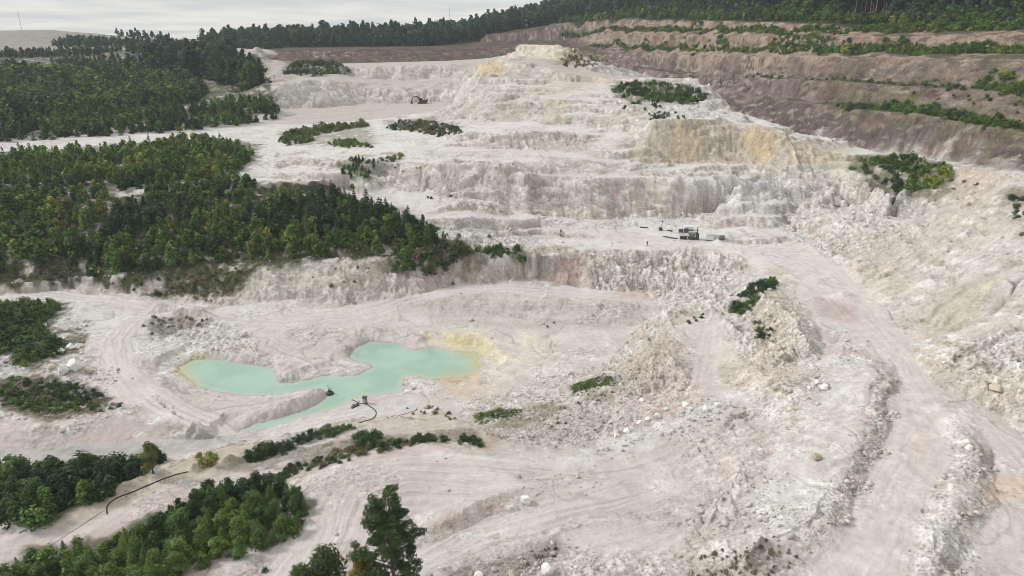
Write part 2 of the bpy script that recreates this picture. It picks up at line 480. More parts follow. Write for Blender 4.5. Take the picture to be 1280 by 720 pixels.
def dfbm(lam, octs, gain, seed, mask):
    """noise in sheared coordinates that also vary with height: blotches and slanting seams on steep faces"""
    A = np.zeros(X.shape, np.float32)
    z = ZB[mask].astype(np.float32)
    A[mask] = fbm(Xf[mask] * 0.9 + 0.9 * z, Yf[mask] * 0.6 + 1.25 * z, lam, octs, gain, seed)
    return A
D_3 = dfbm(3.2, 4, 0.6, 31, VIS)
D_10 = dfbm(11, 3, 0.5, 32, VIS)
D_30 = dfbm(32, 2, 0.5, 33, VIS)
D_1 = dfbm(1.1, 2, 0.6, 34, RR < 420)
SCR_ = vfbm(5.5, 3, 0.55, 41, RR < 230)
SCRATCH = np.exp(-(SCR_ / 0.022) ** 2) * (RR < 230) + 0.8 * np.exp(-(vfbm(9, 3, 0.6, 43, RR < 300) / 0.016) ** 2) * (RR < 300)
N_40 = vfbm(42, 2, 0.5, 1)
N_12 = vfbm(13, 3, 0.5, 2)
N_5 = vfbm(5, 3, 0.5, 3)
N_2 = vfbm(2.0, 3, 0.55, 4, RR < 420)
N_1 = vfbm(0.8, 2, 0.6, 5, NEARM)
LUMP = vfbm(2.6, 2, 0.5, 6, RR < 420); LUMP = 0.5 - np.abs(LUMP)
LUMP2 = vfbm(6.5, 2, 0.5, 16, RR < 700); LUMP2 = 0.45 - np.abs(LUMP2)

# pond outline (water level = 0)
POND_UV = [(221,460),(236,452),(256,449),(280,451),(304,455),(328,458),(338,461),(344,470),(350,479),(364,479),(380,476),(396,472),(411,469),(427,471),(449,468),(466,460),(463,454),(448,452),(437,448),(440,439),(450,432),(462,428),(476,428),(490,429),(504,433),(516,438),(529,436),(541,435),(556,439),(575,441),(590,441),(601,446),(597,452),(604,457),(596,464),(580,470),(562,473),(548,474),(531,472),(518,469),(507,470),(503,476),(500,489),(488,491),(474,493),(462,493),(452,495),(439,500),(430,505),(411,511),(396,517),(380,520),(360,528),(340,534),(318,538),(300,541),(299,538),(318,531),(345,524),(372,517),(393,508),(405,500),(409,492),(403,487),(390,486),(372,488),(352,492),(330,494),(305,494),(280,491),(258,487),(244,480),(232,470)]
PW = np.array([at_z(u, v, 0.0)[:2] for u, v in POND_UV])
pm = near_box(PW, 14)
dp = np.full(X.shape, -50.0)
dp[pm] = sdist(PW, X[pm], Y[pm])
dpn = dp + 0.28 * N_2 + 0.14 * N_1 + 0.25 * N_5

# roads: (pixel polyline, half width in metres, colour strength)
ROADS = [
 ([(-60,374),(60,364),(110,370),(200,384),(290,398),(360,402),(430,395),(500,375),(560,363),(640,360),(720,366),(830,374)], 2.6, 0.8),
 ([(290,396),(220,398),(165,404),(148,425),(153,460),(175,490),(215,512),(270,534),(330,548)], 2.4, 0.95),
 ([(-40,580),(60,573),(160,567),(250,556),(330,543),(400,526),(450,516),(510,505)], 2.7, 1.0),
 ([(1030,745),(1075,690),(1110,640),(1135,580),(1148,530),(1145,495),(1125,455),(1095,415),(1065,385),(1035,355),(1005,330),(970,318),(900,312),(800,306)], 3.2, 0.9),
 ([(1190,512),(1240,550),(1280,595),(1330,650)], 2.6, 0.5),
 ([(425,232),(470,244),(500,258),(560,268),(620,272),(690,285),(750,296),(830,300)], 2.4, 0.9),
 ([(380,700),(430,600),(520,585),(600,586),(700,592),(800,580),(880,545),(960,515),(1060,500),(1090,470)], 3.6, 0.35),
 ([(460,660),(560,620),(680,600),(800,600),(900,570)], 2.4, 0.25),
 ([(500,715),(620,665),(760,635),(900,590),(980,520)], 2.2, 0.3),
 ([(60,695),(133,650),(168,626),(235,598),(330,577),(430,556)], 1.2, 0.45),
 ([(40,182),(150,177),(240,168),(340,157),(450,153),(540,152),(640,158)], 2.4, 0.8),
 ([(880,478),(886,440),(895,400),(930,345),(985,325)], 2.0, 0.5),
 ([(340,188),(430,183),(560,187)], 2.4, 0.5),
 ([(560,205),(640,212),(700,220),(850,224),(960,227)], 1.6, 0.7),
 ([(560,186),(640,188),(720,196),(800,206),(860,214)], 1.6, 0.7),
]
ROADM = np.zeros(X.shape); RUT = np.zeros(X.shape)
for uv, w, k in ROADS:
    P = poly_world(uv)
    m = near_box(P, w + 4)
    d = sdist(P, X[m], Y[m], closed=False)
    dn = d + 0.5 * N_5[m] + 0.3 * N_2[m]
    q = k * (1 - smooth(w * 0.7, w * 1.25, dn))
    ROADM[m] = np.maximum(ROADM[m], q)
    dd = d + 0.25 * N_5[m]
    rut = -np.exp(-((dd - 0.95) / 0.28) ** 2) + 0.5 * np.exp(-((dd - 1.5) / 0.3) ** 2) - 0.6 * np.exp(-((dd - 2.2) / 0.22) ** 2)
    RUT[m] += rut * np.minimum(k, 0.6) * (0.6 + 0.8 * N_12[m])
FLAT = (1 - STEEP)
def along(P, x, y):
    """signed distance to a polyline and the length along it"""
    best = np.full(x.shape, 1e12); lat = np.zeros(x.shape); ln = np.zeros(x.shape); L0 = 0.0
    for (ax, ay), (bx, by) in zip(P[:-1], P[1:]):
        ex, ey = bx - ax, by - ay; L = math.hypot(ex, ey) + 1e-9
        t = np.clip(((x - ax) * ex + (y - ay) * ey) / (L * L), 0, 1)
        d2 = (x - ax - t * ex) ** 2 + (y - ay - t * ey) ** 2
        k = d2 < best
        best = np.where(k, d2, best)
        lat = np.where(k, np.sqrt(d2) * np.sign((x - ax) * ey - (y - ay) * ex), lat)
        ln = np.where(k, L0 + t * L, ln); L0 += L
    return lat, ln
# ground combed by blades and wheels: streaks that follow a course
SWEEPS = [
 ([(370,725),(425,615),(510,592),(620,594),(720,602),(820,585),(900,548),(1000,505),(1070,470),(1090,430)], 8, 1.0),
 ([(500,725),(600,675),(700,645),(800,622),(900,588),(990,535),(1040,500)], 7, 1.0),
 ([(560,745),(700,700),(850,660),(950,610)], 6, .6),
 ([(1010,760),(1075,690),(1110,640),(1135,580),(1148,530),(1145,495),(1125,455),(1095,415),(1065,385),(1035,355),(1005,330)], 7, .45),
 ([(1145,495),(1190,505),(1240,545),(1290,600),(1300,700)], 7, .4),
 ([(-60,372),(60,366),(110,372),(200,386),(290,400),(360,404),(430,397),(500,380)], 7, .8),
 ([(290,396),(220,398),(165,404),(148,425),(153,460),(175,490),(215,512),(270,534)], 6, .8),
 ([(330,450),(400,420),(500,400),(640,412),(760,430)], 9, .5),
 ([(885,480),(886,440),(895,400),(930,345)], 6, .5),
 ([(600,300),(760,296),(900,308),(990,330)], 8, .5),
 ([(860,590),(940,540),(1000,500),(1050,470)], 6, .8),
]
SWP = np.zeros(X.shape); SWM = np.zeros(X.shape)
for k_, (uv, w, k) in enumerate(SWEEPS):
    P = poly_world(uv)
    m = near_box(P, w + 2)
    lat, ln = along(P, X[m], Y[m])
    lt = lat + 0.9 * N_12[m] + 0.25 * N_5[m]
    p = pnoise(lt / 0.75 + 3.3 * k_, ln / 16) + 0.8 * pnoise(lt / 2.0 + 9.1, ln / 30) + 0.5 * pnoise(lt / 0.35, ln / 9)
    f = k * (1 - smooth(w * 0.5, w, np.abs(lat)))
    SWP[m] = SWP[m] * (1 - f) + p * f
    SWM[m] = np.maximum(SWM[m], f)
NOTROAD = 1 - np.clip(ROADM, 0, 1)

ZF = ZB.copy()
CLIFF = 1 - 0.75 * smooth(0.6, 1.1, SLOPE)          # plan noise turns into flutes on steep faces
far_amp = 1 + smooth(150, 450, RR) * 1.4
bt = [at_y(*p)[:2] for p in LD[[i for i, l in enumerate(LD) if l[0] == (1550,262,110)][0]]]
left_edge = [at_y(*p)[:2] for p in [(640,70,546),(560,76,518),(440,79,498),(340,82,497),(322,74,470),(300,66,500)]]
OB = np.array(bt + left_edge + [(-170, 520), (-300, 700), (-300, 3500), (2500, 3500), (2500, 100)])
ob = sdist(OB, X, Y)
OBM = smooth(-3, 3, ob + 2.5 * N_5 + 1.0 * N_2)
calm = 1 - 0.62 * OBM
FLOWP = poly_world([(985,300),(1040,300),(1110,275),(1200,245),(1300,255),(1300,560),(1230,515),(1160,465),(1110,400),(1050,345)])
FLOW = smooth(-3, 5, sdist(FLOWP, X, Y))                 # washed slope: rills instead of lumps
ZF += calm * STEEP * far_amp * CLIFF * (0.03 * S_BIG + (0.09 + 0.10 * FLOW) * S_MID + (0.09 + 0.05 * FLOW) * S_FINE * NEARW)
calm = calm * (1 - 0.6 * FLOW)
ZF += calm * STEEP * (0.60 * D_3 + 0.22 * D_1 + 1.0 * D_10 + CLIFF * (0.15 * LUMP + 0.25 * LUMP2 + 0.12 * N_2 + 0.06 * N_1)) * (0.5 + 0.5 * smooth(-0.3, 0.4, N_12))
ZF += CLIFF * NOTROAD * (0.15 * N_5 + 0.045 * N_2 + 0.02 * N_1) * (0.55 + 0.45 * STEEP)
ZF += NOTROAD * smooth(0.05, 0.5, N_12) * smooth(0.08, 0.3, SLOPE) * (0.35 * LUMP + 0.12 * N_1)
ZF += 0.085 * SWP * (0.4 + 0.6 * FLAT)
ZF += 0.065 * RUT * FLAT + ROADM * FLAT * (0.05 * N_5 + 0.015 * N_1)
# rough tipped spoil: heaps of rubble along the berms and below the front road
SPOIL = [
 ([(1113,445),(1130,480),(1125,530),(1105,570),(1075,620),(1040,690),(1000,740),(950,740),(1000,660),(1040,600),(1068,540),(1085,480),(1080,450)], 0.13),
 ([(1180,500),(1215,510),(1240,560),(1235,610),(1200,690),(1180,740),(1120,740),(1150,670),(1185,600),(1190,550)], 0.13),
 ([(590,500),(690,470),(780,440),(850,420),(880,450),(865,485),(790,528),(720,556),(600,548)], 0.2),
 ([(880,505),(960,480),(1030,460),(1045,480),(1010,520),(940,525)], 0.14),
 ([(900,380),(985,350),(1015,440),(980,480),(925,450)], 0.25),
 ([(740,310),(930,320),(960,380),(880,390),(800,362),(740,360)], 0.5),
 ([(500,730),(580,712),(680,690),(850,690),(940,680),(1000,720),(960,760),(500,760)], 0.2),
 ([(170,404),(215,393),(265,400),(300,410),(330,440),(260,440),(215,425)], 0.4),
 ([(-20,400),(110,400),(130,520),(-20,530)], 0.3),
 ([(1190,430),(1290,420),(1290,540),(1230,500),(1175,465)], 0.25),
 ([(960,220),(1100,230),(1180,250),(1150,300),(1040,320),(980,290)], 0.2),
 ([(780,125),(900,120),(905,152),(810,152)], 0.4),
 ([(565,280),(640,285),(690,300),(640,315),(560,318),(480,300)], 0.3),
]
SPOILM = np.zeros(X.shape)
for uv, amp in SPOIL:
    P = poly_world(uv)
    m = near_box(P, 4)
    s = smooth(-1.5, 1.5, sdist(P, X[m], Y[m]) + 0.8 * N_5[m])
    ZF[m] += s * amp * (0.45 * LUMP[m] + 0.55 * N_2[m] + 0.5 * N_1[m] + 0.9 * LUMP2[m] + 0.4 * N_5[m] + 1.6 * D_10[m])
    SPOILM[m] = np.maximum(SPOILM[m], s)
# ground graded smooth by machines: roads' shoulders, berm backs, the front bench
for uv, k in [([(1045,445),(1092,448),(1098,500),(1080,545),(1045,610),(985,690),(890,690),(950,600),(1000,520)], .6),
              ([(690,592),(800,566),(880,532),(945,498),(930,484),(880,503),(800,535),(700,568)], .75),
              ([(1185,508),(1212,520),(1214,590),(1172,690),(1150,740),(1110,740),(1180,610)], .6),
              ([(430,620),(600,594),(700,594),(900,560),(1000,510),(1010,530),(900,625),(700,645),(560,694),(450,694)], .55),
              ([(1118,460),(1145,480),(1180,510),(1180,570),(1120,735),(1010,740),(1080,600),(1115,520)], .6),
              ([(860,400),(905,395),(905,470),(960,480),(900,500),(850,470)], .5)]:
    P = poly_world(uv); m = near_box(P, 4)
    s_ = k * smooth(-1.5, 1.5, sdist(P, X[m], Y[m]) + .6 * N_5[m])
    ZF[m] += s_ * (ZB[m] + .05 * N_5[m] + .085 * SWP[m] - ZF[m])
    SPOILM[m] *= 1 - s_
# small scarps, cracks and wheel-worn edges on the flats
CRACK = np.exp(-(vfbm(16, 3, 0.55, 21, RR < 300) / 0.035) ** 2) * NOTROAD
ZF -= 0.16 * CRACK * smooth(-0.1, 0.3, vfbm(30, 2, 0.5, 22, RR < 300))
# pond bed and banks
ins = dpn > 0
ZF = np.where(pm & ins, -np.minimum(1.6, 0.08 + dpn * 0.45), ZF)
bank = np.maximum(ZF, 0.06 + np.minimum(0.25, -dpn * 0.3))
HB = np.zeros(X.shape)
for u, v in ((262,447),(285,448),(310,452),(332,461),(346,474),(440,441),(455,430),(360,517),(330,529),(390,507),(410,496),(345,524)):
    qx, qy, _ = at_z(u, v, 0)
    HB = np.maximum(HB, np.exp(-((X - qx) ** 2 + (Y - qy) ** 2) / 3.5 ** 2))
ZF = np.where(pm, ZF + 0.55 * HB * smooth(-0.2, -1.4, dpn) * smooth(-5, -2.5, dpn), ZF)
bank = np.maximum(bank, ZF)
ZF = np.where(pm & ~ins & (dpn > -9), np.minimum(bank, 0.07 - dpn * (0.09 + 0.12 * smooth(0.0, 0.5, N_12) + 0.75 * HB) + 0.45 * np.maximum(-dpn - 3.0, 0)), np.where(pm & ~ins, np.maximum(ZF, 0.3), ZF))
for u, v, hgt, rad in [(288,580,1.3,1.3),(268,590,.6,1.0),(612,548,.9,1.6),(322,66,4.0,4.0),(306,80,2.0,5),(1055,372,1.0,2.2),(1020,352,.8,1.5),(700,545,.5,2),(830,400,1.2,3),(243,586,1.0,.5),
                      (30,640,.8,1.5),(20,655,.8,1.2),(1155,350,.8,3),(760,475,1.2,2.5),(835,455,1.3,2.5),(925,440,1.5,3),(970,450,1.0,2.5),(908,299,1.3,1.5),(898,303,.8,1.2)]:
    bx, by = hit(u, v, ZB)
    ZF += hgt * np.exp(-(((X - bx) ** 2 + (Y - by) ** 2) / rad ** 2)) * (1 + 0.25 * N_2)
CUR_Z = ZF

# ------------------------------------------------------------------ colours of the ground
def c(*a):
    return np.array(a, np.float32)
PINKW, WHITE, CREAM, GREY, PINK = c(.56, .505, .475), c(.69, .675, .655), c(.56, .51, .42), c(.50, .475, .44), c(.53, .435, .405)
def mixc(A, col, m):
    m = np.clip(m, 0, 1)[..., None].astype(np.float32)
    return A * (1 - m) + col * m
C = np.broadcast_to(PINKW, X.shape + (3,)).astype(np.float32).copy()
FACE = smooth(0.16, 0.42, SLOPE)
C = mixc(C, WHITE, 0.8 * smooth(0.0, 0.5, N_12 + 0.5 * N_5))
C = mixc(C, PINK, 0.75 * smooth(0.05, 0.5, N_40 + 0.5 * N_12 - 0.3 * N_5))
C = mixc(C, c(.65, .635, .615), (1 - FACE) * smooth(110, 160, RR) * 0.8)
C = mixc(C, c(.50, .47, .415), FACE * (0.5 + 0.35 * smooth(-0.4, 0.4, D_10)))
C = mixc(C, GREY, FACE * 0.65 * smooth(-0.4, 0.5, D_30))
C = mixc(C, c(.48, .40, .30), FACE * 0.5 * smooth(0.1, 0.6, D_10 - 0.5 * D_30))
C = mixc(C, c(.50, .42, .385), FACE * 0.4 * smooth(0.1, 0.5, -D_30))
C = mixc(C, c(.28, .24, .20), FACE * 0.5 * smooth(0.35, 0.9, D_1 - 0.4 * D_10))
C = mixc(C, WHITE, FACE * 0.8 * smooth(0.2, 0.8, D_3 + 0.6 * D_10 + 0.12 * S_COL))
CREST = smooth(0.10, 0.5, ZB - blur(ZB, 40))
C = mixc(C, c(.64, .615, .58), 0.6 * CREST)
C = mixc(C, c(.30, .26, .21), FACE * 0.5 * smooth(0.15, 0.8, -D_3 - 0.08 * S_COL))
C = mixc(C, c(.36, .31, .26), 0.55 * CRACK * FLAT)
C = mixc(C, c(.33, .29, .25), 0.8 * SCRATCH * smooth(-0.35, 0.2, N_12) * (1 - 0.5 * FACE) * NOTROAD)
C = mixc(C, c(.33, .30, .26), SPOILM * 0.5 * smooth(0.0, 0.5, -LUMP + 0.5 * N_1))
C = mixc(C, WHITE, SPOILM * 0.6 * smooth(0.25, 0.5, LUMP + 0.3 * N_1))
C = mixc(C, c(.43, .40, .37), 0.55 * smooth(0.15, 0.6, N_2 + 0.5 * N_12) * FLAT)
C = mixc(C, c(.38, .33, .305), 0.7 * smooth(0.1, 0.8, SWP) * SWM)
C = mixc(C, WHITE, 0.5 * smooth(0.2, 0.9, -SWP) * SWM)

# ochre, grey, pink ground: (pixel polygon, colour, softness m, strength)
STAIN = [
 # purple brown and beige overburden come first (world polygon below)
 ([(818,153),(905,152),(962,162),(990,178),(985,205),(905,203),(810,203),(790,196)], c(.50,.40,.28), 3, .75),
 ([(848,155),(875,155),(868,200),(832,203)], c(.50,.37,.20), 2, .7),
 ([(925,157),(965,163),(972,200),(945,203)], c(.53,.39,.19), 2, .85),
 ([(975,178),(1060,186),(1062,204),(985,207)], c(.56,.46,.29), 2, .7),
 ([(596,79),(625,77),(640,85),(615,95),(598,98)], c(.62,.46,.24), 2, .8),
 ([(636,72),(648,56),(720,62),(716,78)], c(.66,.58,.42), 2, .9),
 ([(690,88),(770,98),(700,122),(650,118)], c(.56,.45,.33), 4, .6),
 ([(683,125),(712,125),(705,152),(680,152)], c(.54,.44,.28), 2, .6),
 ([(618,122),(655,125),(650,150),(625,150)], c(.42,.37,.28), 3, .6),
 ([(545,145),(590,128),(650,122),(645,150)], c(.46,.42,.35), 3, .5),
 ([(765,224),(776,224),(772,270),(762,270)], c(.42,.30,.22), 0.7, .7),
 ([(668,224),(686,224),(682,262),(664,262)], c(.34,.27,.21), 1.2, .7),
 ([(695,318),(728,318),(724,358),(690,358)], c(.42,.29,.25), 0.7, .95),
 ([(728,318),(745,318),(742,356),(726,356)], c(.52,.40,.33), 0.8, .6),
 ([(1195,212),(1245,205),(1250,230),(1215,270),(1190,262)], c(.50,.38,.28), 2, .6),
 ([(1100,290),(1200,240),(1240,250),(1130,330),(1060,345),(1050,320)], c(.50,.44,.37), 4, .6),
 ([(1170,360),(1245,350),(1230,385),(1180,420),(1155,425)], c(.46,.40,.28), 2, .7),
 ([(1060,330),(1120,330),(1140,370),(1100,370)], c(.52,.44,.33), 2, .6),
 ([(1175,470),(1290,470),(1290,555),(1240,520)], c(.52,.43,.33), 2, .6),
 ([(1150,510),(1165,520),(1160,580),(1128,580)], c(.60,.44,.33), 1, .8),
 ([(1215,590),(1300,590),(1300,625),(1225,622)], c(.62,.46,.34), 0.8, .9),
 ([(985,305),(1060,330),(1110,400),(1130,450),(1060,420),(1000,370)], c(.60,.50,.46), 3, .6),
 ([(1020,370),(1080,385),(1070,405),(1020,395)], c(.47,.36,.32), 1.2, .8),
 ([(740,490),(860,430),(900,500),(800,540)], c(.52,.41,.36), 3, .7),
 ([(640,620),(900,500),(1000,560),(900,640),(700,610)], c(.54,.45,.42), 4, .55),
 ([(390,610),(480,590),(540,620),(460,650),(400,640)], c(.48,.39,.37), 3, .7),
 ([(540,655),(600,630),(648,614),(640,632),(590,652),(548,668)], c(.46,.34,.29), 1.0, .8),
 ([(470,690),(545,655),(545,672),(480,700)], c(.50,.42,.34), 1.0, .7),
 ([(500,720),(600,690),(760,635),(860,620),(900,650),(700,670),(560,715)], c(.46,.42,.38), 2, .7),
 ([(560,715),(640,690),(700,670),(710,690),(660,720),(560,740)], c(.25,.20,.17), 0.8, .8),
 ([(840,690),(940,640),(1000,690),(960,740),(860,740)], c(.40,.33,.27), 1.2, .7),
 ([(885,640),(1000,600),(1040,560),(1060,600),(1010,680),(950,650)], c(.55,.53,.47), 2, .7),
 ([(1010,560),(1045,540),(1060,550),(1040,590),(1010,590)], c(.40,.34,.25), 1, .7),
 ([(890,440),(960,455),(1000,470),(970,500),(905,480)], c(.56,.47,.36), 2, .6),
 ([(940,420),(990,420),(1000,470),(950,480)], c(.55,.44,.33), 1.5, .6),
 ([(930,385),(985,350),(1000,400),(950,440)], c(.50,.41,.30), 2, .6),
 ([(960,325),(985,335),(985,350),(950,345)], c(.52,.42,.32), 1, .5),
 ([(1045,445),(1092,448),(1096,500),(1075,545),(1040,610),(980,690),(890,690),(950,600),(1000,520)], c(.60,.585,.555), 1.5, .6),
 ([(1108,450),(1126,480),(1121,530),(1102,575),(1077,615),(1050,660),(1034,650),(1066,590),(1092,530),(1104,480)], c(.37,.34,.31), .8, .6),
 ([(1120,460),(1150,490),(1180,512),(1178,570),(1115,735),(1020,735),(1085,600),(1118,520)], c(.57,.505,.475), 1.2, .6),
 ([(690,590),(800,563),(880,530),(945,497),(930,486),(880,505),(800,538),(700,570)], c(.56,.545,.53), .8, .75),
 ([(1185,508),(1210,520),(1210,590),(1168,690),(1148,740),(1115,740),(1180,610)], c(.62,.60,.575), .8, .6),
 ([(1217,545),(1228,560),(1232,600),(1205,680),(1190,680),(1212,600)], c(.36,.33,.30), .8, .55),
 ([(536,425),(572,415),(606,419),(632,434),(645,450),(620,456),(604,448),(585,441),(560,436)], c(.66,.55,.20), 1.8, .8),
 ([(600,424),(700,425),(720,470),(640,480),(600,470)], c(.62,.57,.48), 5, .6),
 ([(655,420),(690,418),(690,432),(655,434)], c(.62,.58,.40), 2, .6),
 ([(540,473),(600,464),(606,480),(590,500),(560,492)], c(.58,.42,.26), 1, .8),
 ([(560,490),(600,470),(640,480),(640,500),(580,505)], c(.60,.50,.42), 2, .5),
 ([(218,462),(236,448),(256,446),(258,452),(238,458),(232,472),(240,482)], c(.60,.45,.20), 0.8, .9),
 ([(790,355),(830,362),(810,376),(760,374)], c(.56,.42,.34), 1.5, .6),
 ([(560,366),(830,382),(800,402),(640,394),(540,390)], c(.47,.42,.38), 2.5, .7),
 ([(540,395),(800,405),(760,412),(540,406)], c(.34,.30,.25), 1.5, .35),
 ([(250,330),(490,327),(480,366),(330,372),(250,366)], c(.52,.48,.38), 2, .5),
 ([(440,375),(520,395),(640,400),(600,385),(520,378)], c(.44,.41,.36), 1.5, .4),
 ([(-20,566),(230,550),(330,536),(330,548),(200,572),(-20,588)], c(.40,.38,.36), 1, .9),
 ([(440,506),(530,498),(520,515),(450,520)], c(.52,.50,.48), 1, .8),
 ([(34,680),(134,612),(252,566),(330,553),(320,566),(235,588),(140,640)], c(.50,.42,.30), 1.2, .8),
 ([(240,575),(320,560),(310,580),(270,600),(240,598)], c(.52,.44,.29), 1.2, .7),
 ([(430,530),(520,518),(600,525),(570,560),(450,555)], c(.48,.41,.32), 1.5, .6),
 ([(590,535),(625,540),(630,570),(590,560)], c(.44,.34,.23), 1, .6),
 ([(600,520),(690,500),(760,510),(740,560),(640,560)], c(.42,.37,.31), 2.5, .7),
 ([(760,460),(830,420),(850,440),(800,480)], c(.45,.36,.26), 1.2, .7),
 ([(580,275),(660,282),(690,298),(640,300),(560,290)], c(.46,.42,.37), 2, .6),
 ([(860,265),(960,240),(975,265),(950,270)], c(.60,.58,.55), 3, .5),
 ([(860,228),(980,228),(980,248),(880,246)], c(.66,.65,.65), 3, .7),
 ([(800,300),(900,305),(960,330),(900,322),(800,310)], c(.62,.58,.50), 2, .5),
 ([(760,290),(800,290),(800,300),(750,300)], c(.58,.48,.46), 2, .6),
 ([(620,20),(-300,60),(-300,45),(0,36),(130,40),(340,60)], c(.42,.40,.37), 6, .0),
]
# overburden (everything beyond the toe of the brown walls)
BRN, BEIGE, REDB = c(.185, .135, .118), c(.37, .285, .215), c(.20, .128, .112)
B = np.broadcast_to(BRN, C.shape).astype(np.float32).copy()
STRATA = pnoise((ZB + 1.2 * N_12) * 0.55, 0.004 * X + 0.004 * Y) + 0.6 * pnoise((ZB + 0.8 * N_12) * 1.7 + 40, 0.01 * X + 0.01 * Y)
def band(a, b_, shift=0):
    la = [at_y(*p)[:2] for p in a]; lb = [at_y(*p)[:2] for p in b_]
    return smooth(-1.5, 1.5, sdist(np.array(la + lb[::-1]), X, Y) + 1.2 * N_5 + 0.6 * N_2)
LBT = LD[[i for i, l in enumerate(LD) if l[0] == (1550,262,110)][0]]
LE2 = LD[[i for i, l in enumerate(LD) if l[0] == (1550,205,118)][0]] + [(800,91,432),(760,87,472)]
LE1 = LD[[i for i, l in enumerate(LD) if l[0] == (1550,135,135)][0]]
LE0 = LD[[i for i, l in enumerate(LD) if l[0] == (1550,75,150)][0]]
LC2 = LD[[i for i, l in enumerate(LD) if l[0] == (1550,40,165)][0]]
LC3 = [(1550,5,260),(1280,20,260),(1050,28,320),(950,26,385),(850,25,486),(760,23,580),(690,28,645)]
for a, b_, colr in ((LBT, LE2, c(.165, .128, .118)), (LE2, LE1, c(.27, .215, .185)), (LE1, LE0, c(.245, .195, .165)), (LE0, LC2, c(.40, .315, .24)), (LC2, LC3, c(.40, .30, .225))):
    B = mixc(B, colr, 0.95 * band(a, b_))
B = mixc(B, REDB, smooth(430, 520, RR) * (1 - smooth(52, 56, ZB)) * 0.8)
B = mixc(B, c(.52, .43, .36), 0.8 * FACE * smooth(0.15, 0.75, D_3 + 0.5 * N_12))
B = mixc(B, c(.10, .08, .068), 0.75 * smooth(0.1, 0.7, -D_3 - 0.3 * STRATA + 0.3 * N_12))
B = mixc(B, c(.30, .20, .155), 0.5 * FACE * smooth(0.2, 0.7, D_10))
B = mixc(B, c(.085, .085, .05), (1 - smooth(0.22, 0.42, SLOPE)) * 0.85 * smooth(-0.5, 0.1, N_5 + N_12))
B = mixc(B, c(.10, .10, .055), 0.6 * smooth(0.25, 0.6, N_12 + 0.6 * D_3) * smooth(150, 120, np.abs(X - 240)) * smooth(330, 250, Y))
FORESTED = sdist(np.array([at_y(*p)[:2] for p in [(1550,25,195),(1400,30,212),(1280,31,245),(1150,33,280),(1050,31,314),(950,27,382),(850,26,482),(760,24,577),(690,29,642),(640,40,660),(560,56,600),(440,60,585),(330,62,560)]] + [(-300, 800), (-300, 3500), (2500, 3500), (2500, 100)]), X, Y)
B = mixc(B, c(.045, .05, .03), smooth(-2, 4, FORESTED))
B *= c(.75, .75, .765)
C = mixc(C, 0, OBM) + B * OBM[..., None].astype(np.float32)
# roads
C = mixc(C, c(.60, .565, .55), 0.75 * ROADM * FLAT)
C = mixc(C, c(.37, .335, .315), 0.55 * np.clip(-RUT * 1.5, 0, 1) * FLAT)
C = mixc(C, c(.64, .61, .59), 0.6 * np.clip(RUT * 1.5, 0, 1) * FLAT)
for uv, col, soft, k in STAIN:
    if k <= 0:
        continue
    P = poly_world(uv)
    col = col * .72 + .28 * np.float32(col.mean()) + .015
    m = near_box(P, soft * 3)
    s = smooth(-soft, soft, sdist(P, X[m], Y[m]) + soft * (1.0 * N_5[m] + 0.6 * N_2[m] + 0.5 * N_12[m]))
    v = 1 + 0.10 * N_2[m] + 0.06 * S_COL[m]
    Cm = C[m]; C[m] = Cm * (1 - (s * k)[:, None]) + (col * v[:, None]) * (s * k)[:, None]
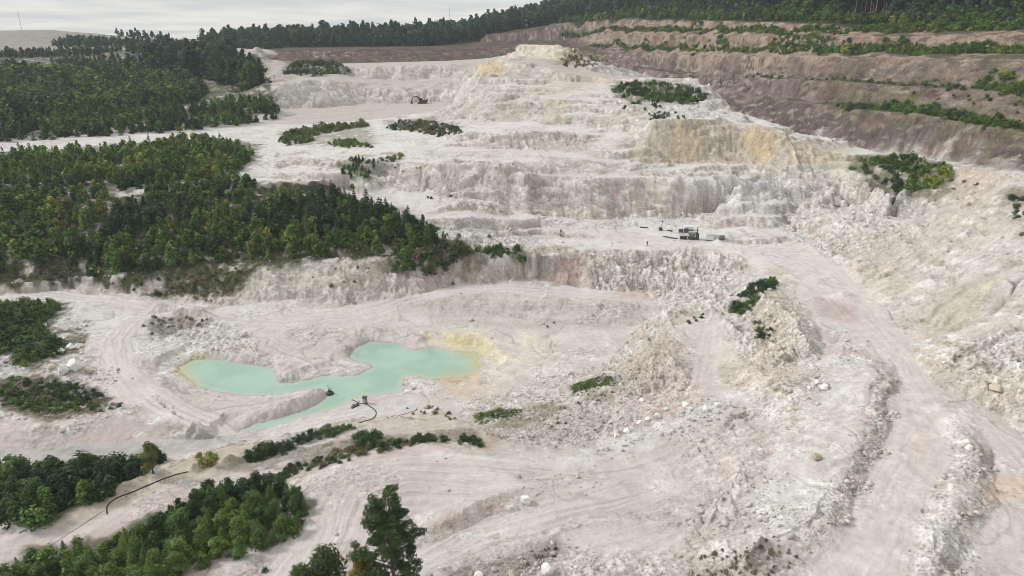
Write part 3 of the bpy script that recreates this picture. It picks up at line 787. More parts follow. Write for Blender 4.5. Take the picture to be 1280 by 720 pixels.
# soil, moss and litter where plants grow: (pixel polygon, softness, strength)
GREEN = [
 ([(-300,240),(0,236),(100,245),(300,238),(420,232),(470,262),(520,285),(560,305),(540,325),(480,322),(330,332),(280,372),(200,372),(100,350),(0,362),(-300,366)], 1.5, 1.0, c(.07,.072,.036)),
 ([(-300,190),(20,190),(80,186),(180,178),(260,172),(325,180),(318,200),(290,222),(140,240),(-300,238)], 2.5, .8, c(.085,.09,.045)),
 ([(-300,60),(0,74),(60,80),(330,70),(330,100),(350,138),(300,150),(230,150),(60,168),(-300,180)], 3, .85, c(.075,.08,.045)),
 ([(-300,56),(0,57),(130,52),(215,60),(215,92),(-300,94)], 5, .95, c(.08,.085,.05)),
 ([(500,318),(560,312),(640,312),(685,322),(680,335),(600,335),(500,332)], 1, .7, c(.13,.11,.07)),
 ([(470,325),(550,322),(550,345),(480,345)], 1, .6, c(.10,.09,.055)),
 ([(-60,378),(80,375),(85,385),(70,400),(50,440),(30,455),(-60,450)], 1, .85, c(.06,.065,.03)),
 ([(60,415),(100,412),(110,418),(95,440),(60,450),(40,470),(30,455)], 0.8, .8, c(.12,.105,.055)),
 ([(-60,478),(60,470),(110,478),(150,510),(60,525),(-20,500)], 1, .85, c(.10,.09,.045)),
 ([(170,402),(225,392),(262,398),(225,412),(195,428)], 0.8, .65, c(.13,.115,.075)),
 ([(-60,580),(0,585),(150,572),(190,562),(180,590),(120,620),(60,655),(-60,640)], 1, .8, c(.08,.08,.04)),
 ([(-30,735),(30,690),(140,668),(240,620),(330,605),(390,630),(370,660),(280,690),(220,730)], 1, .85, c(.075,.075,.04)),
 ([(250,590),(330,572),(440,545),(600,535),(600,550),(480,558),(400,580),(330,590)], 0.8, .6, c(.13,.115,.07)),
 ([(592,520),(622,513),(655,511),(650,518),(618,524),(600,531)], 0.5, 1.0, c(.07,.09,.025)),
 ([(640,515),(700,500),(710,508),(650,535),(610,535)], 0.8, .6, c(.15,.14,.06)),
 ([(710,482),(740,473),(788,474),(780,484),(740,484),(716,494)], 0.5, 1.0, c(.06,.08,.022)),
 ([(735,484),(770,490),(760,505),(735,500)], 0.8, .5, c(.17,.16,.08)),
 ([(345,165),(420,155),(460,155),(470,180),(360,182)], 2, .6, c(.16,.15,.09)),
 ([(480,150),(540,146),(585,160),(540,166),(490,162)], 2, .6, c(.17,.16,.10)),
 ([(420,205),(460,196),(490,206),(460,226),(430,226)], 1, .6, c(.13,.13,.08)),
 ([(1055,198),(1120,192),(1185,205),(1190,240),(1130,248),(1080,228)], 1.5, .75, c(.10,.10,.045)),
 ([(1250,240),(1300,245),(1300,300),(1260,275)], 1.5, .6, c(.14,.12,.07)),
 ([(760,106),(830,104),(890,120),(840,130),(790,130),(768,120)], 1.5, .75, c(.11,.11,.06)),
 ([(355,78),(400,76),(440,92),(400,96),(350,92)], 3, .7, c(.10,.10,.06)),
 ([(700,72),(735,66),(760,78),(715,82),(690,80)], 3, .8, c(.22,.19,.11)),
 ([(1040,124),(1160,135),(1290,150),(1290,170),(1150,148),(1050,140)], 3, .7, c(.11,.11,.055)),
 ([(1180,80),(1300,80),(1300,150),(1220,130),(1190,100)], 4, .35, c(.17,.14,.09)),
]
GRN = np.zeros(X.shape)
for uv, soft, k, col in GREEN:
    P = poly_world(uv)
    m = near_box(P, soft * 3)
    s = smooth(-soft, soft, sdist(P, X[m], Y[m]) + soft * (1.0 * N_5[m] + 0.8 * N_2[m])) * k * smooth(-0.85, -0.1, N_5[m] + 0.5 * N_2[m])
    v = 1 + 0.35 * N_2[m] + 0.25 * N_1[m]
    C[m] = C[m] * (1 - s[:, None]) + (col * v[:, None]) * s[:, None]
    GRN[m] = np.maximum(GRN[m], s)
# far wooded ground
C = mixc(C, c(.06, .07, .04), smooth(640, 700, RR) * smooth(-0.6, 0.1, N_40))
# far bare hill at the left
hm = near_box(np.array([at_y(-100, 50, 700)[:2], at_y(170, 50, 600)[:2]]), 40) & (TT < R(-22))
C[hm] = c(.30, .28, .25) * (1 + 0.15 * N_12[hm])[:, None]
# damp rim of the pond
C = mixc(C, c(.40, .36, .30), np.where(pm, 0.55 * np.exp(-((dpn + 0.25) / (0.35 + 0.35 * smooth(-.3, .5, N_5))) ** 2), 0))
C = C * (1 + 0.07 * N_5 + 0.07 * N_2 + 0.06 * N_1)[..., None]
C = np.clip(C * np.where(OBM > .5, 1.0, .95)[..., None], 0.015, 0.85)
# how stony or crumbly the surface is, for the fine texture
ROUGHM = np.clip(0.18 + 0.5 * FACE + 0.7 * SPOILM + 0.7 * smooth(0.1, 0.6, N_12 + 0.5 * N_5) * (1 - FACE) + 0.3 * OBM - 0.25 * FLOW, 0, 1.1) * (1 - 0.6 * ROADM)

def grid_mesh(name, Zg):
    nr, ntc = Zg.shape
    me = bpy.data.meshes.new(name)
    co = np.stack([X, Y, Zg], -1).reshape(-1, 3).astype(np.float32)
    idx = np.arange(nr * ntc, dtype=np.int32).reshape(nr, ntc)
    f = np.stack([idx[:-1, :-1], idx[:-1, 1:], idx[1:, 1:], idx[1:, :-1]], -1).reshape(-1, 4)[:, ::-1]
    fill_mesh(me, co, f.reshape(-1), 4)
    return me

def fill_mesh(me, co, loops, k, mats=None, smooth_shade=True):
    nf = len(loops) // k
    me.vertices.add(len(co)); me.vertices.foreach_set('co', np.ascontiguousarray(co, np.float32).ravel())
    me.loops.add(len(loops)); me.loops.foreach_set('vertex_index', np.ascontiguousarray(loops, np.int32))
    me.polygons.add(nf)
    me.polygons.foreach_set('loop_start', np.arange(0, nf * k, k, dtype=np.int32))
    me.polygons.foreach_set('loop_total', np.full(nf, k, np.int32))
    if smooth_shade:
        me.polygons.foreach_set('use_smooth', np.ones(nf, bool))
    if mats is not None:
        me.polygons.foreach_set('material_index', np.ascontiguousarray(mats, np.int32))
    me.update(calc_edges=True)

def new_mat(name):
    m = bpy.data.materials.new(name); m.use_nodes = True
    t = m.node_tree
    return m, t, t.nodes['Principled BSDF']

def ground_material():
    m, t, b = new_mat('quarry_ground')
    n, l = t.nodes.new, t.links.new
    at = n('ShaderNodeAttribute'); at.attribute_name = 'soil'
    geo = n('ShaderNodeNewGeometry')
    def tex(scale, det, rough):
        q = n('ShaderNodeTexNoise'); q.inputs['Scale'].default_value = scale; q.inputs['Detail'].default_value = det
        q.inputs['Roughness'].default_value = rough; l(geo.outputs['Position'], q.inputs['Vector']); return q
    def mr(src, a, b_, lo, hi):
        q = n('ShaderNodeMapRange'); q.inputs['From Min'].default_value = a; q.inputs['From Max'].default_value = b_
        q.inputs['To Min'].default_value = lo; q.inputs['To Max'].default_value = hi
        l(src, q.inputs['Value']); return q
    n1 = tex(0.75, 7, .66); n2 = tex(2.6, 6, .7); n3 = tex(1.3, 8, .62)
    r1 = mr(n1.outputs['Fac'], .40, .60, .80, 1.10)
    r2 = mr(n2.outputs['Fac'], .38, .52, .56, 1.06)      # dark gaps between crumbs
    r3 = mr(n3.outputs['Fac'], .56, .66, 1.0, 1.22)      # pale crumbs
    m1 = n('ShaderNodeMath'); m1.operation = 'MULTIPLY'; l(r1.outputs[0], m1.inputs[0]); l(r2.outputs[0], m1.inputs[1])
    m2 = n('ShaderNodeMath'); m2.operation = 'MULTIPLY'; l(m1.outputs[0], m2.inputs[0]); l(r3.outputs[0], m2.inputs[1])
    mu = n('ShaderNodeMix'); mu.data_type = 'FLOAT'; mu.inputs[2].default_value = 1.0
    l(at.outputs['Alpha'], mu.inputs[0]); l(m2.outputs[0], mu.inputs[3])
    vm_ = n('ShaderNodeVectorMath'); vm_.operation = 'SCALE'
    l(at.outputs['Color'], vm_.inputs[0]); l(mu.outputs[0], vm_.inputs['Scale'])
    l(vm_.outputs[0], b.inputs['Base Color'])
    b.inputs['Roughness'].default_value = .95
    b.inputs['Specular IOR Level'].default_value = .15
    ad = n('ShaderNodeMath'); ad.operation = 'MULTIPLY_ADD'; ad.inputs[1].default_value = .45
    l(n2.outputs['Fac'], ad.inputs[0]); l(n1.outputs['Fac'], ad.inputs[2])
    bp = n('ShaderNodeBump'); bp.inputs['Strength'].default_value = .7; bp.inputs['Distance'].default_value = .3
    l(ad.outputs[0], bp.inputs['Height']); l(bp.outputs[0], b.inputs['Normal'])
    return m

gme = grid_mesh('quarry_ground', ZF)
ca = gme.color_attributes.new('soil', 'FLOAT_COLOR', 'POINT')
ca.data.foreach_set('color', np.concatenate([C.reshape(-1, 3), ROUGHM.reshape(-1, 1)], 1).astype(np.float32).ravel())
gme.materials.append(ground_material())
ground_obj = bpy.data.objects.new('ground', gme)
COL.objects.link(ground_obj)
ground_obj['kind'] = 'structure'
ground_obj['label'] = 'pale pinkish white benched kaolin quarry ground with cream and brown walls'

# water
def water_material():
    m, t, b = new_mat('milky_water')
    n, l = t.nodes.new, t.links.new
    at = n('ShaderNodeAttribute'); at.attribute_name = 'water'
    geo = n('ShaderNodeNewGeometry')
    l(at.outputs['Color'], b.inputs['Base Color'])
    b.inputs['Roughness'].default_value = .07; b.inputs['IOR'].default_value = 1.33
    w = n('ShaderNodeTexNoise'); w.inputs['Scale'].default_value = 1.6; w.inputs['Detail'].default_value = 4
    l(geo.outputs['Position'], w.inputs['Vector'])
    bp = n('ShaderNodeBump'); bp.inputs['Strength'].default_value = .10; bp.inputs['Distance'].default_value = .04
    l(w.outputs['Fac'], bp.inputs['Height']); l(bp.outputs[0], b.inputs['Normal'])
    return m
def make_water():
    st = .30
    gx = np.arange(PW[:, 0].min() - 1.5, PW[:, 0].max() + 1.5, st); gy = np.arange(PW[:, 1].min() - 1.5, PW[:, 1].max() + 1.5, st)
    x, y = np.meshgrid(gx, gy)
    d = sdist(PW, x, y)
    n1, n2 = fbm(x, y, 9, 3, .5, 61), fbm(x, y, 2.5, 2, .5, 62)
    col = np.broadcast_to(c(.285, .425, .335), x.shape + (3,)).astype(np.float32).copy()
    col = mixc(col, c(.335, .475, .385), smooth(-.4, .6, n1 + .3 * n2))
    col = mixc(col, c(.40, .47, .375), .7 * (1 - smooth(0, 1.4, d + .5 * n2)))
    for u, v, r in ((222, 461, 2.6), (236, 476, 1.8), (602, 456, 4.0), (590, 442, 2.5), (560, 473, 2)):
        px_, py_, _ = at_z(u, v, 0)
        q = np.exp(-((x - px_) ** 2 + (y - py_) ** 2) / r ** 2) * (1 - .55 * smooth(.4, 3.0, d + .8 * n1))
        col = mixc(col, c(.46, .40, .20), .85 * q)
    nr_, nc_ = x.shape; idx = np.arange(nr_ * nc_).reshape(nr_, nc_)
    f = np.stack([idx[:-1, :-1], idx[:-1, 1:], idx[1:, 1:], idx[1:, :-1]], -1)
    f = f[(d[:-1, :-1] > -1.3)]
    me = bpy.data.meshes.new('pond_water')
    fill_mesh(me, np.stack([x, y, np.zeros_like(x)], -1).reshape(-1, 3), f.reshape(-1), 4)
    at = me.color_attributes.new('water', 'FLOAT_COLOR', 'POINT')
    at.data.foreach_set('color', np.concatenate([col.reshape(-1, 3), np.ones((nr_ * nc_, 1))], 1).astype(np.float32).ravel())
    me.materials.append(water_material())
    o = bpy.data.objects.new('pond_water', me); COL.objects.link(o)
    o['kind'] = 'structure'; o['label'] = 'still milky turquoise pond water on the quarry floor'
make_water()
# ------------------------------------------------------------------ labels
def tag(o, label=None, cat=None, group=None, kind=None):
    if label: o['label'] = label
    if cat: o['category'] = cat
    if group: o['group'] = group
    if kind: o['kind'] = kind
    return o

# ------------------------------------------------------------------ foliage
def leaf_material():
    m, t, b = new_mat('leaves')
    n, l = t.nodes.new, t.links.new
    at = n('ShaderNodeAttribute'); at.attribute_name = 'leaf'
    oi = n('ShaderNodeObjectInfo')
    mu = n('ShaderNodeMix'); mu.data_type = 'RGBA'; mu.blend_type = 'MULTIPLY'; mu.inputs[0].default_value = 1
    l(at.outputs['Color'], mu.inputs[6]); l(oi.outputs['Color'], mu.inputs[7])
    l(mu.outputs[2], b.inputs['Base Color'])
    b.inputs['Roughness'].default_value = .65; b.inputs['Specular IOR Level'].default_value = .2
    tr = n('ShaderNodeBsdfTranslucent'); l(mu.outputs[2], tr.inputs['Color'])
    ms = n('ShaderNodeMixShader'); ms.inputs[0].default_value = .25
    l(b.outputs[0], ms.inputs[1]); l(tr.outputs[0], ms.inputs[2])
    l(ms.outputs[0], t.nodes['Material Output'].inputs['Surface'])
    return m
def bark_material(name, a, b2):
    m, t, b = new_mat(name)
    n, l = t.nodes.new, t.links.new
    ns = n('ShaderNodeTexNoise'); ns.inputs['Scale'].default_value = 6; ns.inputs['Detail'].default_value = 5
    tcn = n('ShaderNodeTexCoord'); l(tcn.outputs['Object'], ns.inputs['Vector'])
    r = n('ShaderNodeValToRGB'); r.color_ramp.elements[0].position = .35; r.color_ramp.elements[1].position = .65
    r.color_ramp.elements[0].color = (*a, 1); r.color_ramp.elements[1].color = (*b2, 1)
    l(ns.outputs['Fac'], r.inputs[0]); l(r.outputs[0], b.inputs['Base Color'])
    b.inputs['Roughness'].default_value = .9
    return m
LEAF = leaf_material()
BARK = bark_material('bark', (.035, .027, .02), (.09, .07, .055))
PALEBARK = bark_material('pale_bark', (.16, .14, .125), (.30, .27, .245))

def quads(cen, nrm, size, aspect=1.0, rs=None, bend=0.0):
    """leaf clump cards: centres, normals, half sizes -> vertices (n*4,3)"""
    rs = rs or rng
    n = len(cen)
    nrm = nrm / (np.linalg.norm(nrm, axis=1, keepdims=True) + 1e-9)
    a = rs.normal(size=(n, 3))
    a = a - nrm * (a * nrm).sum(1, keepdims=True); a /= np.linalg.norm(a, axis=1, keepdims=True) + 1e-9
    b = np.cross(nrm, a)
    s = size[:, None]
    k = rs.uniform(.65, 1.2, (n, 4, 1))
    A, B2 = a * s, b * s * aspect
    v = np.stack([cen - A * k[:, 0], cen - B2 * k[:, 1], cen + A * k[:, 2], cen + B2 * k[:, 3]], 1)
    return v

def lobes_crown(rs, h, r, n, leaf, base=0.12, nl=10, flat=.75, taper=.5, shell=.55):
    """uneven crown: leaf clumps scattered through overlapping lobes. h height, r radius"""
    lc, lr = [], []
    for i in range(nl):
        f = (i + .5) / nl
        z = h * (base + (1 - base) * f * .86)
        rr = r * (1 - taper * f ** 1.4) * rs.uniform(.25, .8)
        a = rs.uniform(0, 2 * math.pi)
        if i == nl - 1: rr *= .2
        lc.append((rr * math.cos(a), rr * math.sin(a), z)); lr.append(r * rs.uniform(.34, .66) * (1 - .55 * taper * f))
    lc, lr = np.array(lc), np.array(lr)
    w = lr ** 2 / (lr ** 2).sum()
    k = rs.choice(nl, n, p=w)
    d = rs.normal(size=(n, 3)); d /= np.linalg.norm(d, axis=1, keepdims=True)
    rad = rs.uniform(shell, 1.05, n) ** .7 * (1 + np.abs(rs.normal(size=n)) * .13)
    p = lc[k] + d * (lr[k] * rad)[:, None] * np.array([1, 1, flat])
    p[:, 2] = np.maximum(p[:, 2], h * base * .4)
    nrm = d + np.array([0, 0, .6]) + rs.normal(size=(n, 3)) * .45
    tone = rs.uniform(.55, 1.35, n) * rs.uniform(.75, 1.25, nl)[k]
    return p, nrm, leaf * rs.uniform(.6, 1.3, n), tone

def cone_crown(rs, h, r, n, leaf, base=0.08):
    """young conifer: whorls of drooping sprays, ragged outline"""
    f = rs.uniform(0, 1, n) ** 1.35
    tiers = np.round(f * 9) / 9 + rs.normal(size=n) * .018
    f = np.clip(.35 * f + .65 * tiers, 0, .985)
    arms = rs.uniform(0, 2 * math.pi, 40)
    a = arms[rs.integers(0, 40, n)] + rs.normal(size=n) * .25
    ln = rs.uniform(.75, 1.15, 40)
    rr = r * (1 - f) ** .8 * rs.uniform(.25, 1.05, n) * ln[(a * 6.3).astype(int) % 40]
    z = h * (base + (1 - base) * f) - rr * .18
    p = np.stack([rr * np.cos(a), rr * np.sin(a), z], 1)
    nrm = np.stack([np.cos(a) * .5, np.sin(a) * .5, np.ones(n)], 1) + rs.normal(size=(n, 3)) * .4
    return p, nrm, leaf * rs.uniform(.6, 1.2, n) * (1 - .4 * f), rs.uniform(.55, 1.35, n)

def pine_crown(rs, h, r, n, leaf, base=.3):
    """scots pine: separate flattened needle plates on limbs"""
    nl = 26
    f = np.linspace(0, 1, nl) ** .9
    lr = r * (.42 - .22 * f) * rs.uniform(.7, 1.2, nl)
    a = np.arange(nl) * 2.4 + rs.normal(size=nl) * .5
    rr = r * (np.sin(np.clip(.25 + .75 * (1 - f), 0, 1) * math.pi / 2)) * rs.uniform(.3, .85, nl) * (1 - f ** 4)
    lc = np.stack([rr * np.cos(a), rr * np.sin(a), h * (base + (1 - base) * f * .95)], 1)
    k = rs.choice(nl, n, p=lr ** 2 / (lr ** 2).sum())
    d = rs.normal(size=(n, 3)); d /= np.linalg.norm(d, axis=1, keepdims=True)
    p = lc[k] + d * (lr[k] * rs.uniform(.3, 1.05, n) ** .6)[:, None] * np.array([1, 1, .6])
    nrm = d + rs.normal(size=(n, 3)) * .7 + np.array([0, 0, .5])
    return p, nrm, leaf * rs.uniform(.6, 1.25, n), rs.uniform(.55, 1.3, n) * rs.uniform(.8, 1.2, nl)[k]

def tube_np(pts, rad, sides=6):
    pts = np.array(pts, float); vs_, fs_ = [], []
    for i, p in enumerate(pts):
        t = pts[min(i + 1, len(pts) - 1)] - pts[max(i - 1, 0)]; t /= np.linalg.norm(t) + 1e-9
        u_ = np.cross(t, [0, 1, .01] if abs(t[1]) < .9 else [1, 0, 0]); u_ /= np.linalg.norm(u_); w_ = np.cross(t, u_)
        for s in range(sides):
            an = 2 * math.pi * s / sides
            vs_.append(p + (u_ * math.cos(an) + w_ * math.sin(an)) * rad[i])
    for i in range(len(pts) - 1):
        for s in range(sides):
            a, b = i * sides + s, i * sides + (s + 1) % sides
            fs_.append((a, b, b + sides, a + sides))
    return np.array(vs_), np.array(fs_)

def trunk_np(rs, h, r0, limbs=4, lean=.04, top=.9):
    bend = rs.normal(size=(6, 2)) * lean * h * .25
    pts = [(bend[i, 0] * i / 5, bend[i, 1] * i / 5, h * top * i / 5) for i in range(6)]
    V, Fc = tube_np(pts, [r0 * (1.25 if i == 0 else 1 - .8 * i / 5) for i in range(6)])
    Vs, Fs = [V], [Fc]; off = len(V)
    for k in range(limbs):
        z = h * rs.uniform(.3, .75); a = rs.uniform(0, 6.28); L = h * rs.uniform(.14, .26)
        p0 = np.array([0, 0, z]); d = np.array([math.cos(a), math.sin(a), .45])
        v, f = tube_np([p0, p0 + d * L * .5, p0 + d * L + [0, 0, L * .15]], [r0 * .4, r0 * .28, r0 * .1], 5)
        Vs.append(v); Fs.append(f + off); off += len(v)
    return np.concatenate(Vs), np.concatenate(Fs)

def crown_mesh(name, v, tone, trunk=None, bark=None):
    """leaf quads (n,4,3) + optional trunk in the same mesh"""
    n = len(v)
    co = v.reshape(-1, 3); lp = np.arange(n * 4)
    col = np.repeat(tone, 4, axis=0) if tone.ndim == 2 else np.repeat(tone, 4)[:, None] * np.ones(3)
    mats = np.zeros(n, np.int32)
    if trunk is not None:
        tv, tf = trunk
        lp = np.concatenate([lp, (tf + len(co)).reshape(-1)]); co = np.concatenate([co, tv])
        mats = np.concatenate([mats, np.ones(len(tf), np.int32)])
        col = np.concatenate([col, np.full((len(tv), 3), .5)])
    me = bpy.data.meshes.new(name)
    fill_mesh(me, co, lp, 4, mats, smooth_shade=False)
    at = me.color_attributes.new('leaf', 'FLOAT_COLOR', 'POINT')
    at.data.foreach_set('color', np.concatenate([col, np.ones((len(col), 1))], 1).astype(np.float32).ravel())
    me.materials.append(LEAF)
    if trunk is not None: me.materials.append(bark or BARK)
    return me

def mesh_np(name, v, f, mat, smooth_shade=True):
    me = bpy.data.meshes.new(name); fill_mesh(me, v, np.asarray(f).reshape(-1), 4, None, smooth_shade); me.materials.append(mat); return me

# unit prototypes (height 1), several variants per kind
def make_crown(kind, rs, n):
    if kind == 'broadleaf':
        return lobes_crown(rs, 1.0, .37, n, .075 * (260 / n) ** .5, base=.08, nl=15, taper=.72, flat=.9, shell=.35)
    if kind == 'conifer':
        return cone_crown(rs, 1.0, .30, n, .085 * (260 / n) ** .5)
    if kind == 'pine':
        return pine_crown(rs, 1.0, .27, n, .065 * (300 / n) ** .5, base=.28)
    if kind == 'shrub':
        return lobes_crown(rs, 1.0, .78, n, .12 * (160 / n) ** .5, base=.05, nl=12, flat=.75, taper=.55, shell=.3)
    if kind == 'tall':
        return pine_crown(rs, 1.0, .17, n, .05 * (300 / n) ** .5, base=.42)
NV = 6
PROTO = {}
def proto(kind, n, v, parts=False):
    key = (kind, n, v, parts)
    if key not in PROTO:
        rs = np.random.default_rng(100 + v * 17 + n + sum(map(ord, kind)))
        p, nr_, s, tone = make_crown(kind, rs, n)
        q = quads(p, nr_, s, 1.0 if kind in ('broadleaf', 'shrub') else .6, rs)
        tk = trunk_np(rs, 1.0, {'shrub': .02, 'tall': .014}.get(kind, .02), 0 if kind == 'tall' else (3 if kind != 'conifer' else 0), top={'shrub': .55, 'broadleaf': .8}.get(kind, .93))
        bark = PALEBARK if kind == 'tall' else BARK
        if parts:
            PROTO[key] = (crown_mesh(kind + '_crown', q, tone), mesh_np(kind + '_trunk', tk[0], tk[1], bark))
        else:
            PROTO[key] = crown_mesh(kind, q, tone, tk, bark)
    return PROTO[key]

# tones: linear base colours
TONE = {
 'dark': np.array([.046, .084, .030]), 'mid': np.array([.092, .158, .040]), 'green': np.array([.140, .215, .046]),
 'yellow': np.array([.25, .29, .055]), 'olive': np.array([.15, .16, .065]), 'blue': np.array([.046, .086, .056]),
 'grey': np.array([.16, .165, .105]), 'brown': np.array([.24, .19, .125]),
}
TONEWORD = {'dark': 'dark green', 'mid': 'mid green', 'green': 'fresh green', 'yellow': 'yellow green', 'olive': 'olive', 'blue': 'bluish dark', 'grey': 'greyish', 'brown': 'brownish'}
KNAME = {'broadleaf': 'broadleaf_tree', 'conifer': 'young_conifer', 'pine': 'pine_tree', 'tall': 'forest_pine', 'shrub': 'shrub'}
KWORD = {'broadleaf': 'broadleaf tree', 'conifer': 'young conifer', 'pine': 'pine', 'tall': 'tall pine with a bare pale trunk', 'shrub': 'shrub'}

def scatter(poly, spacing, hmin, hmax, where, kinds, tones, keep=1.0, size_noise=True, ymin=0, ymax=1e9, world_poly=None, cap_front=None):
    """jittered grid of plants inside a pixel polygon laid on the ground"""
    P = poly_world(poly) if world_poly is None else np.array(world_poly)
    x0, y0 = P.min(0); x1, y1 = P.max(0)
    gx, gy = np.meshgrid(np.arange(x0, x1, spacing), np.arange(y0, y1, spacing))
    gx = gx + rng.uniform(-.48, .48, gx.shape) * spacing; gy = gy + rng.uniform(-.48, .48, gy.shape) * spacing
    gx, gy = gx.ravel(), gy.ravel()
    d = sdist(P, gx, gy) + 1.2 * pnoise(gx / 6, gy / 6)
    for ex in EXCL:
        d = np.where(sdist(ex, gx, gy) + .8 * pnoise(gx / 3, gy / 3) > 0, -1, d)
    ok = (d > 0) & (gy > ymin) & (gy < ymax) & (rng.random(len(gx)) < keep)
    gx, gy, d = gx[ok], gy[ok], d[ok]
    kk = list(kinds); kp = np.array([kinds[k] for k in kk], float); kp /= kp.sum()
    tt = list(tones); tp = np.array([tones[k] for k in tt], float); tp /= tp.sum()
    tn = np.clip(.5 + .75 * fbm(gx, gy, 16, 2, .5, 3) + rng.normal(size=len(gx)) * .16, 0, .999)   # tones cluster in drifts
    cum = np.cumsum(tp)
    outl = []
    for i in range(len(gx)):
        h = (hmin + (hmax - hmin) * rng.beta(1.6, 1.8)) * rng.uniform(.75, 1.1) * (0.72 + .28 * min(1, max(d[i], 0) / 3))
        if rng.random() < .10: h *= 1.3
        outl.append(dict(x=gx[i], y=gy[i], h=h, kind=kk[rng.choice(len(kk), p=kp)], tone=tt[int(np.searchsorted(cum, tn[i]))], where=where))
    return outl

EXCL = [poly_world(q) for q in (
 [(10,72),(40,74),(82,86),(70,90),(20,82)], [(126,74),(130,66),(160,64),(166,74)], [(165,156),(185,150),(196,158),(176,162)], [(235,148),(262,143),(268,150),(240,153)], [(300,146),(345,143),(350,148),(310,152)],
 [(136,262),(140,246),(165,246),(160,262)], [(170,334),(165,322),(182,318),(188,330)], [(55,332),(48,324),(90,322),(95,330)], [(265,256),(285,248),(296,254),(275,260)], [(70,250),(80,246),(92,248),(85,253)],
 [(288,94),(300,78),(345,74),(345,90),(330,100),(300,104)], [(205,178),(225,174),(228,178),(210,182)])]
PLANTS = []
S = lambda *a, **k: PLANTS.extend(scatter(*a, **k))
MIXD = {'broadleaf': 4, 'conifer': 1, 'pine': .5}
# slope thicket
S([(-150,352),(0,350),(90,338),(160,345),(210,338),(300,326),(400,322),(480,318),(540,314),(560,300),(520,286),(480,264),(440,252),(400,246),(360,244),(330,254),(300,258),(230,256),(165,252),(150,262),(120,262),(60,252),(0,252),(-150,255)],
  2.4, 3.2, 5.6, 'in the dense thicket on the slope above the pond road', MIXD, {'dark': 3, 'mid': 4, 'green': 3, 'yellow': 1.4, 'olive': .5}, keep=.93)
S([(300,326),(400,322),(420,310),(400,300),(300,305)], 2.4, 2.8, 4, 'along the front edge of the slope thicket', {'conifer': 2, 'broadleaf': 2}, {'green': 2, 'yellow': 2, 'mid': 1})
S([(330,300),(470,300),(540,300),(520,284),(470,262),(430,250),(350,250)], 3.0, 5.2, 6.8, 'at the dark right hand end of the slope thicket', {'pine': 2, 'conifer': 3, 'broadleaf': 1}, {'dark': 5, 'blue': 2, 'mid': 1.5}, keep=.8)
S([(-150,246),(0,242),(130,240),(140,254),(0,258),(-150,258)], 2.1, 2.4, 4.2, 'between the two thickets at the far left', {'broadleaf': 3, 'shrub': 1}, {'mid': 3, 'dark': 2, 'green': 1}, keep=1)
S([(185,240),(290,224),(325,232),(300,256),(185,254)], 2.1, 2.4, 4.2, 'between the two thickets', {'broadleaf': 3, 'shrub': 1}, {'mid': 3, 'dark': 2, 'green': 1}, keep=.95)
S([(-100,362),(0,356),(90,344),(150,352),(230,342),(330,330),(300,345),(270,360),(285,380),(220,374),(150,362),(95,350)], 1.7, .5, 1.4, 'on the brown verge at the foot of the slope thicket', {'shrub': 1}, {'dark': 2, 'olive': 3, 'brown': 2, 'mid': 1}, keep=.7)
# thicket below the white track
S([(-150,196),(0,196),(80,192),(150,190),(200,182),(250,178),(300,184),(322,196),(310,208),(285,222),(200,238),(140,240),(60,238),(0,238),(-150,242)],
  2.6, 3.2, 5.2, 'in the thicket just below the white track', {'broadleaf': 4, 'conifer': 2, 'pine': .6}, {'dark': 2, 'mid': 4, 'green': 3, 'yellow': 1.4}, keep=.93)
S([(175,186),(262,178),(300,190),(250,205),(190,200)], 3.0, 4.0, 5.2, 'in the bright patch below the white track', {'broadleaf': 4, 'conifer': 1}, {'green': 3, 'yellow': 2}, keep=.8)
# bank strip and forest above the white track
S([(-120,180),(20,177),(60,175),(140,170),(230,164),(300,157),(347,149),(350,140),(335,128),(280,130),(230,138),(150,142),(60,150),(20,156),(-120,160)],
  3.1, 4.2, 5.8, 'on the bank above the white track', {'broadleaf': 3, 'conifer': 2, 'pine': 1}, {'dark': 4, 'mid': 4, 'green': 1}, keep=.9)
S([(-250,158),(20,152),(150,140),(250,128),(258,112),(240,100),(170,93),(60,92),(0,92),(-250,95)],
  3.6, 5.5, 8, 'in the old wood above the bank', {'broadleaf': 5, 'pine': 1}, {'dark': 3.5, 'mid': 5, 'green': 1.4, 'olive': .5})
S([(180,92),(260,100),(320,108),(332,96),(326,82),(310,74),(200,74)], 4.6, 13, 19, 'in the tall stand left of the pale knoll', {'broadleaf': 3, 'pine': 2}, {'blue': 4, 'dark': 3, 'mid': 1})
S([(-250,92),(0,90),(180,90),(200,74),(110,74),(0,82),(-250,82)], 4.2, 3.5, 5.5, 'on the far left ridge', {'broadleaf': 4, 'pine': 1}, {'blue': 2, 'dark': 3, 'mid': 2, 'olive': 1.4, 'grey': .6}, keep=.9)
S(None, 5.5, 4, 7, 'on the far left ridge', {'broadleaf': 3, 'pine': 1}, {'blue': 3, 'dark': 2, 'olive': 1}, world_poly=[(-420, 520), (-330, 500), (-215, 500), (-175, 560), (-190, 600), (-330, 545), (-420, 540)])
S(None, 6, 6, 11, 'along the crest of the far grey hill', {'pine': 1, 'broadleaf': 1}, {'blue': 1}, world_poly=[(-390, 700), (-330, 695), (-330, 712), (-390, 716)], keep=.8)
S(None, 6.5, 10, 17, 'on the skyline behind the red wall', {'pine': 3, 'broadleaf': 1}, {'blue': 5, 'dark': 2}, world_poly=[(-260, 605), (-150, 600), (-80, 606), (-55, 625), (5, 655), (5, 760), (-260, 760)])
S(None, 5.5, 4, 8, 'on the right flank of the far grey hill', {'broadleaf': 3, 'pine': 1}, {'blue': 3, 'dark': 2, 'olive': 1}, world_poly=[(-400, 655), (-320, 650), (-290, 640), (-285, 600), (-380, 595)], keep=.85)
